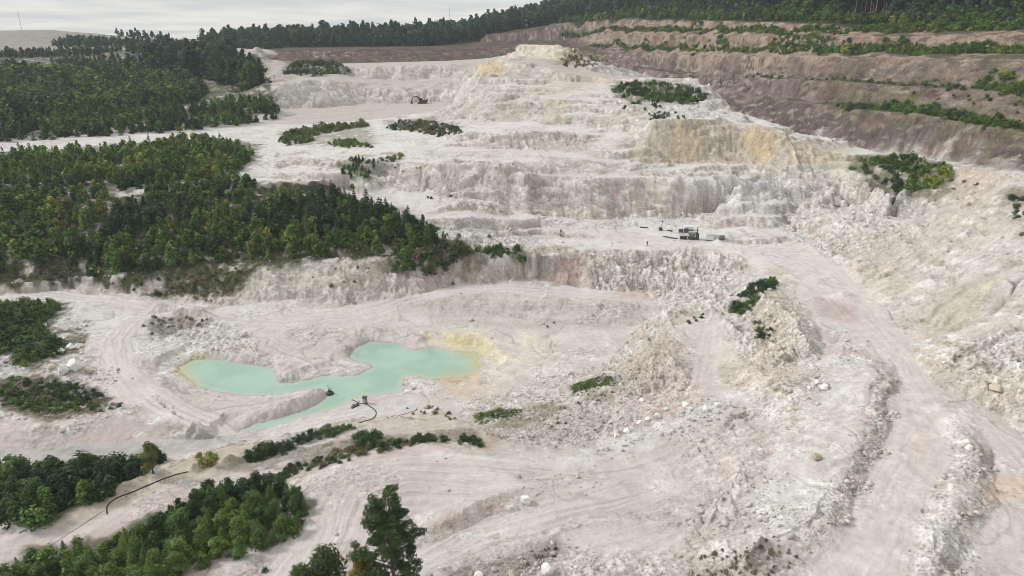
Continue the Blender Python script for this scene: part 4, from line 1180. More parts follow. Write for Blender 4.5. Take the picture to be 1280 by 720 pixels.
# wooded hill on the right
def rim(uvy): return [at_y(*p)[:2] for p in uvy]
C3 = rim([(690,28,650),(760,23,585),(850,25,492),(950,26,390),(1050,30,325),(1150,31,288),(1280,30,250),(1400,28,216)])
def offset(pl, dx, dy): return [(x + dx, y + dy) for x, y in pl]
S(None, 3.4, 3.0, 5.5, 'along the foot of the hill wood', {'broadleaf': 4, 'shrub': 1, 'conifer': 1}, {'mid': 4, 'green': 1.5, 'dark': 4, 'yellow': .1}, world_poly=C3 + offset(C3, 14, 12)[::-1])
S(None, 4.6, 5, 8.5, 'in the lower hill wood', {'broadleaf': 4, 'conifer': 1}, {'dark': 5, 'mid': 3, 'blue': 3}, world_poly=offset(C3, 13, 11) + offset(C3, 28, 24)[::-1])
S(None, 6.0, 18, 23, 'rising out of the hill wood', {'tall': 4, 'broadleaf': 1.2}, {'dark': 3, 'blue': 3}, world_poly=offset(C3, 27, 22) + offset(C3, 60, 50)[::-1])
S(None, 9, 17, 22, 'high on the wooded hill', {'broadleaf': 2, 'pine': 2}, {'blue': 4, 'dark': 3}, world_poly=offset(C3, 58, 48) + offset(C3, 260, 330)[::-1])
S(None, 7, 13, 18, 'high on the wooded hill', {'broadleaf': 2, 'pine': 2}, {'blue': 4, 'dark': 3}, world_poly=[(-5, 655), (45, 655), (95, 590), (150, 560), (330, 900), (60, 1060), (-40, 860)])
# strips of bushes on the benches of the brown wall
def near(pl): return [p for p in pl if p[1] < 350]
def away(pl): return [p for p in pl if p[1] > 300]
E0 = rim([(735,61,540),(760,60,523),(850,63,432),(950,65,338),(1050,66.5,278),(1150,67,243),(1280,67.5,210),(1400,67,178)])
C2 = rim([(700,38.5,600),(760,39,556),(850,40,460),(950,41.5,361),(1050,41,301),(1150,40,266),(1280,38,232),(1400,36,196)])
S(None, 1.8, 1.4, 2.8, 'in the strip of bushes on the middle bench of the brown wall', {'shrub': 4, 'broadleaf': 1.5, 'conifer': .5}, {'mid': 4, 'green': 3, 'dark': 2, 'yellow': .6}, world_poly=offset(near(E0), 0, -1) + offset(near(E0), 7, 6)[::-1])
S(None, 1.8, 1.4, 2.8, 'in the strip of bushes on the middle bench of the brown wall', {'shrub': 4, 'broadleaf': 1.5, 'conifer': .5}, {'mid': 4, 'green': 3, 'dark': 2, 'yellow': .6}, world_poly=offset(away(E0), 0, -1) + offset(away(E0), 3.9, 3.0)[::-1])
S(None, 1.9, 1.4, 3.0, 'in the strip of bushes on the upper bench of the brown wall', {'shrub': 4, 'broadleaf': 1.5, 'conifer': .5}, {'mid': 4, 'green': 3, 'dark': 2, 'yellow': .4}, world_poly=offset(near(C2), 0, -1) + offset(near(C2), 9, 7)[::-1])
S(None, 1.9, 1.4, 3.0, 'in the strip of bushes on the upper bench of the brown wall', {'shrub': 4, 'broadleaf': 1.5, 'conifer': .5}, {'mid': 4, 'green': 3, 'dark': 2, 'yellow': .4}, world_poly=offset(away(C2), 0, -1) + offset(away(C2), 5.0, 3.5)[::-1])
S([(1040,136),(1090,138),(1160,146),(1220,158),(1290,168),(1290,156),(1220,147),(1150,137),(1060,130)], 2.0, 1.0, 2.6, 'on the lower ledge of the brown wall', {'shrub': 1}, {'mid': 2, 'green': 1, 'dark': 2, 'olive': 1}, keep=1)
S([(930,99),(1050,103),(1160,110),(1290,118),(1290,108),(1160,101),(1050,97),(930,95)], 2.6, .7, 1.8, 'on the thin middle ledge of the brown wall', {'shrub': 1}, {'dark': 2, 'olive': 2, 'mid': 1}, keep=.6)
S([(1090,112),(1240,118),(1290,125),(1290,160),(1200,146),(1080,132)], 3.2, .6, 1.7, 'on the spotted face of the brown wall', {'shrub': 1}, {'dark': 2, 'olive': 2}, keep=.5)
S([(1215,88),(1300,84),(1300,140),(1250,135),(1225,110)], 2.4, 1.2, 3, 'on the green shoulder at the right of the brown wall', {'shrub': 1}, {'mid': 2, 'green': 1}, keep=.7)
S([(700,78),(735,66),(762,76),(740,86),(705,84)], 3.2, .8, 2, 'on the rough knoll below the brown wall', {'shrub': 1}, {'olive': 2, 'brown': 1, 'grey': 1}, keep=.5)
S([(935,160),(1100,186),(1200,205),(1190,198),(1100,178),(960,158)], 3.5, .4, 1.0, 'along the foot of the brown wall', {'shrub': 1}, {'brown': 2, 'dark': 1}, keep=.4)
# patches inside the quarry
S([(346,178),(360,166),(395,160),(440,156),(455,152),(462,158),(430,163),(395,170),(390,180),(360,182)], 2.0, 1.2, 2.6, 'in the long bush patch on the upper quarry floor', {'shrub': 3, 'broadleaf': 1}, {'mid': 3, 'olive': 2, 'grey': 1, 'dark': 1}, keep=.85)
S([(405,180),(440,174),(462,180),(468,184),(430,186)], 1.8, .9, 1.8, 'in the small bush patch below the long one', {'shrub': 1}, {'olive': 2, 'green': 2, 'mid': 1}, keep=.85)
S([(480,160),(500,150),(540,152),(580,162),(570,168),(530,168),(500,164)], 2.1, .8, 1.9, 'in the bush patch in front of the excavator', {'shrub': 1}, {'olive': 3, 'dark': 2, 'grey': 2}, keep=.75)
S([(424,222),(430,206),(450,198),(475,204),(470,214),(450,226)], 1.7, 1.5, 3.0, 'in the dark clump on the middle bench', {'broadleaf': 2, 'conifer': 1, 'shrub': 1}, {'mid': 3, 'dark': 3}, keep=.9)
S([(475,198),(500,192),(506,200),(480,204)], 1.7, 1, 2, 'in the olive clump behind the dark one', {'shrub': 1}, {'olive': 3, 'yellow': 1}, keep=.9)
S([(480,206),(530,208),(540,214),(500,216)], 2.2, .5, 1.1, 'among the stones right of the dark clump', {'shrub': 1}, {'dark': 1, 'olive': 1}, keep=.5)
S([(495,342),(480,332),(500,318),(560,308),(620,310),(670,318),(682,330),(660,336),(600,326),(560,332),(540,344)], 1.4, 1.4, 3.3, 'on the lip of the wall right of the thicket', {'shrub': 2, 'broadleaf': 1.4}, {'dark': 3, 'olive': 2, 'brown': .5, 'mid': 2}, keep=.9)
S([(500,288),(560,284),(620,296),(600,308),(530,305)], 2.4, .5, 1.5, 'among the rocks above the wall lip', {'shrub': 1}, {'olive': 2, 'brown': 1, 'dark': 1}, keep=.4)
S([(1056,212),(1080,200),(1130,198),(1180,206),(1196,216),(1180,232),(1150,240),(1130,250),(1110,240),(1090,226)], 1.7, 1.4, 2.9, 'in the bush clump on the right hand ledge', {'shrub': 3, 'broadleaf': 1.5}, {'dark': 2, 'mid': 3, 'green': 2, 'yellow': .5}, keep=.85)
S([(1180,240),(1210,238),(1225,228),(1200,226)], 1.7, .5, 1.4, 'on the rocks beside the right hand bush clump', {'shrub': 1}, {'olive': 2, 'brown': 1}, keep=.7)
S([(1248,246),(1262,238),(1300,250),(1320,300),(1275,304),(1262,280),(1262,262)], 1.7, .8, 1.8, 'on the dark ledge at the right edge', {'shrub': 1}, {'dark': 3, 'olive': 1}, keep=.7)
S([(764,112),(780,106),(830,106),(885,118),(880,126),(840,130),(800,124),(775,122)], 2.3, 1.2, 2.6, 'on the white shoulder below the brown wall', {'shrub': 3, 'broadleaf': 1}, {'dark': 3, 'mid': 3}, keep=.85)
S([(790,130),(850,138),(862,152),(835,152),(800,146),(768,134)], 2.4, .8, 1.8, 'among the white lumps below the shoulder', {'shrub': 1}, {'dark': 3, 'mid': 1}, keep=.45)
S([(352,94),(360,82),(400,78),(438,92),(400,96)], 3, 1.4, 3, 'on top of the upper left white wall', {'shrub': 2, 'broadleaf': 1}, {'dark': 2, 'mid': 1, 'olive': 1}, keep=.7)
S([(912,392),(925,376),(950,356),(972,346),(972,354),(948,374),(930,392)], 1.2, .9, 1.9, 'in the dark row on the ridge beside the pit ramp', {'shrub': 1}, {'dark': 3, 'mid': 1})
S([(936,404),(950,404),(968,414),(960,424),(940,420)], 1.3, .7, 1.4, 'in the small knot below the dark row', {'shrub': 1}, {'dark': 3, 'olive': 1})
S([(852,404),(880,392),(884,398),(858,410)], 1.2, .5, 1.0, 'beside the pit ramp', {'shrub': 1}, {'olive': 1, 'dark': 1}, keep=.8)
S([(640,408),(700,402),(702,408),(640,412)], 1.3, .4, .8, 'on the dark seam across the pit floor', {'shrub': 1}, {'olive': 1, 'dark': 1}, keep=.6)
# left and front
S([(-80,452),(-80,384),(0,380),(70,378),(80,386),(60,398),(52,415),(75,424),(80,440),(50,452),(30,458),(12,440)], 1.45, 1.8, 3.2, 'in the thicket left of the white boulders', {'broadleaf': 3, 'shrub': 2}, {'dark': 4, 'mid': 4, 'green': 1}, keep=.95)
S([(-60,500),(-60,482),(0,478),(60,474),(105,480),(150,508),(110,518),(60,520),(20,512)], 1.2, .6, 1.6, 'in the low scrub below the white boulders', {'shrub': 1}, {'dark': 4, 'olive': 2, 'mid': 4}, keep=.85)
S([(168,406),(190,396),(240,396),(262,402),(250,408),(215,408),(196,424),(182,420)], 1.3, .4, 1.1, 'in the stony hollow above the pond', {'shrub': 1}, {'dark': 2, 'olive': 2, 'brown': 1}, keep=.5)
S([(-80,655),(-80,588),(0,592),(60,590),(120,590),(170,584),(196,570),(196,582),(150,612),(100,632),(60,650),(30,660)], 1.6, 3.0, 4.6, 'in the front thicket below the grey haul road', {'broadleaf': 4, 'shrub': 1}, {'dark': 4, 'mid': 4, 'green': .8}, keep=.97)
S([(-60,790),(0,735),(60,702),(140,688),(200,660),(245,628),(300,612),(350,610),(388,632),(380,660),(320,690),(260,712),(200,735),(120,790)], 1.65, 3.0, 4.6, 'in the front thicket beside the hose track', {'broadleaf': 4, 'conifer': 1}, {'dark': 4, 'mid': 4, 'green': 1.1}, keep=.97)
S([(246,574),(270,566),(275,578),(255,586)], 1.4, 1.2, 1.8, 'on the sand bank beside the hose', {'shrub': 1}, {'green': 1, 'yellow': 1})
S([(290,573),(320,560),(348,558),(330,575)], 1.1, 1.3, 2.2, 'at the left end of the bush row below the haul road', {'shrub': 1}, {'dark': 3, 'mid': 1})
S([(335,558),(360,549),(400,538),(450,527),(458,534),(410,549),(350,562)], .95, .7, 1.6, 'in the bush row along the haul road', {'shrub': 1}, {'dark': 3, 'mid': 1})
S([(300,572),(330,560),(380,550),(380,557),(335,570)], 1.0, .7, 1.5, 'in the bush row along the haul road', {'shrub': 1}, {'dark': 3, 'olive': 1}, keep=.8)
S([(440,562),(448,548),(475,546),(480,560)], 1.2, 1.2, 2.2, 'in the dark clump above the front bench', {'shrub': 1}, {'dark': 1})
S([(310,596),(400,572),(490,552),(560,545),(565,554),(480,562),(410,584),(320,606)], .95, .6, 1.5, 'in the bush row above the front bench', {'shrub': 1}, {'dark': 3, 'olive': 2, 'brown': 1}, keep=.75)
S([(570,556),(575,545),(600,550),(600,560)], 1.1, .7, 1.5, 'at the right end of the bush row above the front bench', {'shrub': 1}, {'dark': 2, 'mid': 1})
S([(500,508),(540,508),(580,520),(560,526),(520,518)], 1.3, .3, .8, 'on the pale ground right of the pump', {'shrub': 1}, {'olive': 2, 'yellow': 1}, keep=.7)
S([(592,528),(600,518),(640,512),(655,514),(640,524),(610,530)], .9, .2, .5, 'in the green patch below the pond', {'shrub': 1}, {'mid': 2, 'dark': 2, 'olive': 1}, keep=.8)
S([(712,492),(722,482),(745,475),(786,475),(782,482),(748,484),(725,496)], .9, .25, .55, 'in the green patch at the foot of the rubble', {'shrub': 1}, {'mid': 3, 'dark': 2, 'green': 1}, keep=.85)
S([(330,722),(380,700),(400,712),(360,735)], 1.3, .5, 1.0, 'at the end of the front thicket', {'shrub': 1}, {'dark': 1}, keep=.5)

S([(850,722),(870,690),(930,682),(1000,690),(990,722),(930,740),(860,740)], .55, .2, .45, 'in the dry brown scrub at the bottom edge', {'shrub': 1}, {'brown': 3, 'grey': 2}, keep=.5)
S([(630,702),(650,688),(690,684),(700,700),(660,712)], .8, .25, .55, 'on the dark brown earth above the large white block', {'shrub': 1}, {'brown': 3, 'dark': 1}, keep=.6)
S([(1030,735),(1060,712),(1085,716),(1070,740)], .8, .2, .5, 'between the spoil berms at the bottom edge', {'shrub': 1}, {'brown': 2, 'grey': 1}, keep=.4)
S([(540,345),(520,330),(560,322),(640,322),(690,330),(680,345),(600,350)], 2.2, .4, 1.0, 'dotted down the face of the wall', {'shrub': 1}, {'olive': 2, 'brown': 1}, keep=.45)
S([(380,345),(400,332),(470,330),(490,345),(430,362),(385,365)], 2.2, .4, 1.0, 'dotted down the face below the thicket', {'shrub': 1}, {'olive': 2, 'brown': 2}, keep=.4)
S([(780,500),(820,450),(760,462),(740,480),(690,500),(650,530),(700,545),(780,530)], 2.0, .2, .5, 'among the rubble at the foot of the front slope', {'shrub': 1}, {'olive': 2, 'brown': 2}, keep=.35)
VEG_Z = CUR_Z
for p in PLANTS:
    p['z'] = float(ground(p['x'], p['y']))
    p['app'] = p['h'] / math.hypot(p['x'], p['y'])
    # project to see whether it can be in the picture
    dx, dy, dz = p['x'], p['y'], p['z'] + p['h'] * .6 - CAM_Z
    dep = dy * CP - dz * SP; up = dy * SP + dz * CP
    p['u'] = CX + F_PX * dx / dep; p['v'] = CY - F_PX * up / dep
    p['cut'] = 'lower hill wood' in p['where'] and 1050 < p['u'] < 1140
    p['in'] = -15 < p['u'] < 1295 and -10 < p['v'] < 735
    if p['in']:                                    # seen past the ground in front of it?
        gi, _ = to_grid(p['x'], p['y']); r = math.hypot(p['x'], p['y'])
        i = int(round(float(gi))); j = int(np.searchsorted(RAD, r)) - 3
        zt = p['z'] + p['h'] * .85
        ln = CAM_Z + (zt - CAM_Z) * RAD[:j:4] / r
        p['in'] = bool((ZF[:j:4, i] <= ln).all())

PLANTS = [p for p in PLANTS if not p['cut']]
LIMIT = {'broadleaf': 290, 'conifer': 200, 'pine': 120, 'tall': 60, 'shrub': 290}
KINDS = ('broadleaf', 'conifer', 'pine', 'tall', 'shrub')
BULK = []
for kind in KINDS:
    L = [p for p in PLANTS if p['kind'] == kind]
    L.sort(key=lambda p: -(p['app'] if p['in'] else 0))
    single = [p for p in L[:LIMIT[kind]] if p['in']]
    sid = set(map(id, single))
    for p in L:
        if id(p) not in sid: BULK.append(p)
    for p in single:
        px = p['app'] * F_PX
        big = px > 21 and kind != 'shrub'
        v = int(rng.integers(0, NV))
        nq = 2600 if px > 40 else 1300 if px > 34 else (700 if px > 24 else (420 if px > 12 else 220))
        if kind == 'shrub': nq = 600 if px > 16 else 260
        tv = TONE[p['tone']] * rng.uniform(.8, 1.2) * np.array([rng.uniform(.92, 1.08), 1, rng.uniform(.9, 1.1)])
        cat = 'shrub' if kind == 'shrub' else 'tree'
        lab = f"{TONEWORD[p['tone']]} {KWORD[kind]} {p['where']}"
        grp = f"{KWORD[kind].split(' with')[0]}s {p['where']}"
        wd = rng.uniform(.85, 1.2)
        if big:
            root = bpy.data.objects.new(KNAME[kind], None); COL.objects.link(root)
            cme, tme = proto(kind, nq, v, True)
            for nm, me_ in (('crown', cme), ('trunk', tme)):
                o = bpy.data.objects.new(nm, me_); COL.objects.link(o); o.parent = root; o.color = (*tv, 1)
        else:
            root = bpy.data.objects.new(KNAME[kind], proto(kind, nq, v)); COL.objects.link(root); root.color = (*tv, 1)
        root.location = (p['x'], p['y'], p['z'] - .03 * p['h'])
        root.rotation_euler = (rng.normal() * .05, rng.normal() * .05, rng.uniform(0, 6.28))
        root.scale = (p['h'] * wd, p['h'] * wd, p['h'])
        tag(root, lab, cat, grp)

# everything else: far or hidden woods, one body per stretch
def bulk_mesh(name, plist):
    Vs, Ts, TV, TF, TM = [], [], [], [], []; off = 0
    lib = {}
    for p in plist:
        r = math.hypot(p['x'], p['y'])
        n = 110 if r > 480 else (170 if r > 300 else 240)
        v = int(rng.integers(0, NV)); key = (p['kind'], n, v)
        if key not in lib:
            rs = np.random.default_rng(900 + v * 13 + n + sum(map(ord, p['kind'])))
            q, nr_, s, tone = make_crown(p['kind'], rs, n)
            lib[key] = (quads(q, nr_, s, 1.0 if p['kind'] in ('broadleaf', 'shrub') else .65, rs), tone,
                        trunk_np(rs, 1.0, .012 if p['kind'] == 'tall' else .018, 0))
        q, tone, (tv, tf) = lib[key]
        a = rng.uniform(0, 6.28); ca, sa = math.cos(a) * p['h'], math.sin(a) * p['h']; wd = rng.uniform(.85, 1.2)
        M = np.array([[ca * wd, -sa * wd, 0], [sa * wd, ca * wd, 0], [0, 0, p['h']]])
        o = np.array([p['x'], p['y'], p['z'] - .03 * p['h']])
        Vs.append(q @ M.T + o)
        col = TONE[p['tone']] * rng.uniform(.78, 1.22) * np.array([rng.uniform(.92, 1.08), 1, rng.uniform(.9, 1.1)])
        Ts.append(tone[:, None] * col)
        if p['kind'] == 'tall':
            TV.append(tv @ M.T + o); TF.append(tf + off); off += len(tv)
    trunk = (np.concatenate(TV), np.concatenate(TF)) if TV else None
    return crown_mesh(name, np.concatenate(Vs), np.concatenate(Ts), trunk, PALEBARK)

def bulk(name, label, cond):
    global BULK
    sel = [p for p in BULK if cond(p)]; BULK = [p for p in BULK if not cond(p)]
    if sel:
        o = bpy.data.objects.new(name, bulk_mesh(name, sel)); COL.objects.link(o); o.color = (1, 1, 1, 1)
        tag(o, label, None, None, 'stuff')
far = lambda p, s: s in p['where']
bulk('hill_forest', 'dark wood covering the hill above the brown wall', lambda p: far(p, 'hill'))
bulk('skyline_forest', 'bluish far wood along the skyline behind the red wall', lambda p: far(p, 'skyline'))
bulk('woodland', 'mass of small trees covering the left ridge and banks', lambda p: p['kind'] != 'shrub')
bulk('scrub', 'low scrub dotted over ledges and floors of the quarry', lambda p: True)
print('PLANTS', len(PLANTS))
# ------------------------------------------------------------------ stones
def stone_material():
    m, t, b = new_mat('stone')
    n, l = t.nodes.new, t.links.new
    oi = n('ShaderNodeObjectInfo'); at = n('ShaderNodeAttribute'); at.attribute_name = 'stone'
    g = n('ShaderNodeNewGeometry')
    ns = n('ShaderNodeTexNoise'); ns.inputs['Scale'].default_value = 3.2; ns.inputs['Detail'].default_value = 7; ns.inputs['Roughness'].default_value = .65
    l(g.outputs['Position'], ns.inputs['Vector'])
    mr_ = n('ShaderNodeMapRange'); mr_.inputs['From Min'].default_value = .38; mr_.inputs['From Max'].default_value = .6
    mr_.inputs['To Min'].default_value = .80; mr_.inputs['To Max'].default_value = 1.06
    l(ns.outputs['Fac'], mr_.inputs['Value'])
    mu = n('ShaderNodeMix'); mu.data_type = 'RGBA'; mu.blend_type = 'MULTIPLY'; mu.inputs[0].default_value = 1
    l(at.outputs['Color'], mu.inputs[6]); l(oi.outputs['Color'], mu.inputs[7])
    sc_ = n('ShaderNodeVectorMath'); sc_.operation = 'SCALE'; l(mu.outputs[2], sc_.inputs[0]); l(mr_.outputs[0], sc_.inputs['Scale'])
    l(sc_.outputs[0], b.inputs['Base Color']); b.inputs['Roughness'].default_value = .9
    bp = n('ShaderNodeBump'); bp.inputs['Strength'].default_value = .6; bp.inputs['Distance'].default_value = .12
    l(ns.outputs['Fac'], bp.inputs['Height']); l(bp.outputs[0], b.inputs['Normal'])
    return m
STONE = stone_material()
def ico(sub):
    bm = bmesh.new(); bmesh.ops.create_icosphere(bm, subdivisions=sub, radius=1.0)
    bm.verts.index_update()
    v = np.array([q.co[:] for q in bm.verts]); f = np.array([[q.index for q in fc.verts] for fc in bm.faces]); bm.free()
    return v, f
ICO1, ICO3 = ico(1), ico(4)

def boulder_mesh(name, rs):
    v, f = ICO3
    d = v.copy()
    p = v * np.array([1.0, rs.uniform(.75, 1.0), rs.uniform(.65, .9)])
    for _ in range(20):                                   # chop flat facets
        nrm = rs.normal(size=3); nrm /= np.linalg.norm(nrm)
        k = rs.uniform(.42, .74); s = p @ nrm
        p = p - np.maximum(s - k, 0)[:, None] * nrm * .97
    w = pnoise(p[:, 0] * 2.2 + rs.uniform(0, 90), p[:, 1] * 2.2 + p[:, 2] * 1.7) * .03 + pnoise(p[:, 0] * 6 + p[:, 2] * 4, p[:, 1] * 6 + 40) * .018
    p = p + d * w[:, None]
    me = bpy.data.meshes.new(name)
    fill_mesh(me, p, f.reshape(-1), 3)
    at = me.color_attributes.new('stone', 'FLOAT_COLOR', 'POINT')
    at.data.foreach_set('color', np.ones((len(p), 4), np.float32).ravel())
    me.materials.append(STONE)
    return me
W_, T_, K_, BR_ = (.80, .785, .76), (.55, .48, .39), (.055, .052, .05), (.42, .34, .26)
BOULDERS = [
 (66,445,.95,W_,'small white boulder at the lower left end of the row of four'),
 (78,441,1.0,W_,'white boulder second from the lower left in the row of four'),
 (88,437,1.15,W_,'larger white boulder third in the row of four beside the thicket'),
 (98,435,1.05,W_,'white boulder at the upper right end of the row of four'),
 (94,461,2.0,W_,'biggest white boulder with a dark cleft beside the grey track'),
 (80,467,1.65,W_,'wide white boulder leaning against the biggest one'),
 (113,466,.95,T_,'cream boulder just right of the biggest white one'),
 (65,461,.95,T_,'tan boulder left of the two big white ones'),
 (93,450,.8,T_,'flat tan boulder between the row of four and the big ones'),
 (80,413,.85,W_,'pale boulder at the tip of the thicket beside the pond road'),
 (70,416,.55,W_,'little pale stone left of the boulder at the thicket tip'),
 (57,407,.6,W_,'pale stone half hidden in the thicket left of the road'),
 (655,628,.95,W_,'lone white boulder on the lip of the reddish scarp'),
 (683,716,.95,W_,'large white block at the very bottom of the front slope'),
 (640,721,.6,T_,'pale stone left of the large white block'),
 (598,722,.75,W_,'broad pale stone at the bottom edge beside brown earth'),
 (1211,562,.72,W_,'white boulder on top of the right hand spoil berm'),
 (1020,574,.8,BR_,'rusty brown boulder on the spoil berm left of the track'),
 (802,502,.65,W_,'pale boulder above the stone row below the pit ramp'),
 (783,541,.72,W_,'big pale stone in the middle of the stone row'),
 (770,546,.55,W_,'pale stone at the left end of the stone row'),
 (800,532,.85,W_,'biggest boulder of the stone row along the front road'),
 (809,526,.6,W_,'pale stone just right of the biggest one in the stone row'),
 (822,522,.8,W_,'white boulder near the right end of the stone row'),
 (834,513,.5,W_,'small stone at the right end of the stone row'),
 (856,508,.8,W_,'white boulder where the front road berm begins'),
 (863,513,.5,W_,'small white stone beside the boulder on the berm'),
 (882,513,.7,W_,'pale rounded boulder on the front road berm'),
 (896,508,.6,W_,'pale stone next to the rubble heap on the plateau'),
 (1021,480,.6,W_,'upper white stone of the heap left of the spoil berm'),
 (1030,487,.85,W_,'largest white stone of the heap left of the spoil berm'),
 (1012,486,.45,W_,'smallest white stone of the heap left of the spoil berm'),
 (535,247.5,.55,K_,'dark rock on the pale bench, left one of a pair'),
 (539,248.5,.62,K_,'dark rock on the pale bench, right one of a pair'),
 (564,245.5,.5,K_,'dark rock lying against a white stone below the wall'),
 (565.5,243,.5,W_,'white stone behind a dark rock below the wall'),
 (554,242,.6,W_,'rounded white stone at the foot of the bench wall'),
 (902,392,.5,T_,'tan stone left of the dark shrubs on the ridge'),
 (1245,487,.9,T_,'cream boulder at the foot of the right hand slope'),
]
rs_b = np.random.default_rng(21)
for u, v, r, colr, lab in BOULDERS:
    x, y = hit(u, v)
    o = bpy.data.objects.new('boulder', boulder_mesh('boulder', rs_b)); COL.objects.link(o)
    o.location = (x, y, float(ground(x, y)) + r * .42)
    o.scale = (r, r * rs_b.uniform(.8, 1.05), r * rs_b.uniform(.8, 1.0)); o.rotation_euler = (rs_b.normal() * .2, rs_b.normal() * .2, rs_b.uniform(0, 6.28))
    o.color = (*colr, 1)
    tag(o, lab, 'boulder', 'boulders lying in the quarry')

# loose rubble: density follows the tipped spoil and the steep toes
def rubble():
    sp = (SPOILM * .9 + .15 * smooth(.25, .6, SLOPE) * (1 - .7 * FLOW) + .03 + .25 * smooth(.2, .6, N_12) * (1 - ROADM)) * (1 - .93 * ROADM) * (dpn < -.4) * (RR < 200) * (RR > 44) * (np.abs(TT) < R(46))
    area = _dr * _dt
    w = (sp * area / np.maximum(RR, 60) ** 1.1).ravel(); w /= w.sum()
    n = 17000
    idx = rng.choice(len(w), n, p=w)
    x = X.ravel()[idx] + rng.uniform(-.12, .12, n); y = Y.ravel()[idx] + rng.uniform(-.12, .12, n)
    extra = []
    for u0, v0, ru, m_ in [(790,536,34,260),(890,515,40,420),(1022,484,16,260),(850,545,30,120),(700,600,60,140),(920,640,60,300),(700,700,60,240),(640,700,40,160),(1000,650,50,240),(760,560,40,150),(800,480,40,200),(670,530,50,260),(130,470,25,120),(960,600,40,160),(110,490,25,100),(480,330,40,120),(520,290,30,150),(1110,520,16,260),(1094,566,18,260),(1072,610,20,260),(1050,650,18,200),(1224,590,12,200),(1214,645,14,200)]:
        for _ in range(m_ // 2):
            a = rng.uniform(0, 6.28); q = rng.uniform(0, 1) ** .6 * ru
            hx, hy = hit(u0 + q * math.cos(a), min(v0 + q * math.sin(a) * .45, 735)); extra.append((hx, hy))
    e = np.array(extra); x = np.concatenate([x, e[:, 0]]); y = np.concatenate([y, e[:, 1]])
    size = .045 + .05 * rng.pareto(2.6, len(x)); size = np.minimum(size, .42) * (1 + .006 * np.maximum(np.hypot(x, y) - 70, 0))
    size[n:] = np.minimum(size[n:] * 1.5, .4)
    z = ground(x, y)
    v, f = ICO1
    V = np.empty((len(x), len(v), 3)); 
    k = rng.uniform(.62, 1.2, (len(x), len(v), 1))
    a = rng.uniform(0, 6.28, len(x)); sx, sy, sz = rng.uniform(.7, 1.3, (3, len(x)))
    P = v[None] * k * np.stack([sx, sy, sz * .75], -1)[:, None]
    V[..., 0] = P[..., 0] * np.cos(a)[:, None] - P[..., 1] * np.sin(a)[:, None]
    V[..., 1] = P[..., 0] * np.sin(a)[:, None] + P[..., 1] * np.cos(a)[:, None]
    V[..., 2] = P[..., 2]
    V = V * size[:, None, None] + np.stack([x, y, z + size * .3], -1)[:, None]
    F_ = f[None] + (np.arange(len(x)) * len(v))[:, None, None]
    me = bpy.data.meshes.new('rubble')
    fill_mesh(me, V.reshape(-1, 3), F_.reshape(-1), 3, smooth_shade=False)
    pal = np.array([(.60, .58, .55), (.52, .48, .44), (.44, .38, .33), (.30, .25, .20), (.64, .62, .60)])
    gi, gj = to_grid(x, y); gc = C[np.clip(gj.round().astype(int), 0, NR - 1), np.clip(gi.round().astype(int), 0, NT - 1)]
    col = pal[rng.choice(5, len(x), p=[.34, .24, .16, .08, .18])] * .55 + gc * .45
    at = me.color_attributes.new('stone', 'FLOAT_COLOR', 'POINT')
    at.data.foreach_set('color', np.concatenate([np.repeat(col, len(v), 0), np.ones((len(x) * len(v), 1))], 1).astype(np.float32).ravel())
    me.materials.append(STONE)
    o = bpy.data.objects.new('rubble', me); COL.objects.link(o); o.color = (1, 1, 1, 1)
    tag(o, 'loose pale stones and crumbs strewn over spoil and slopes', None, None, 'stuff')
rubble()

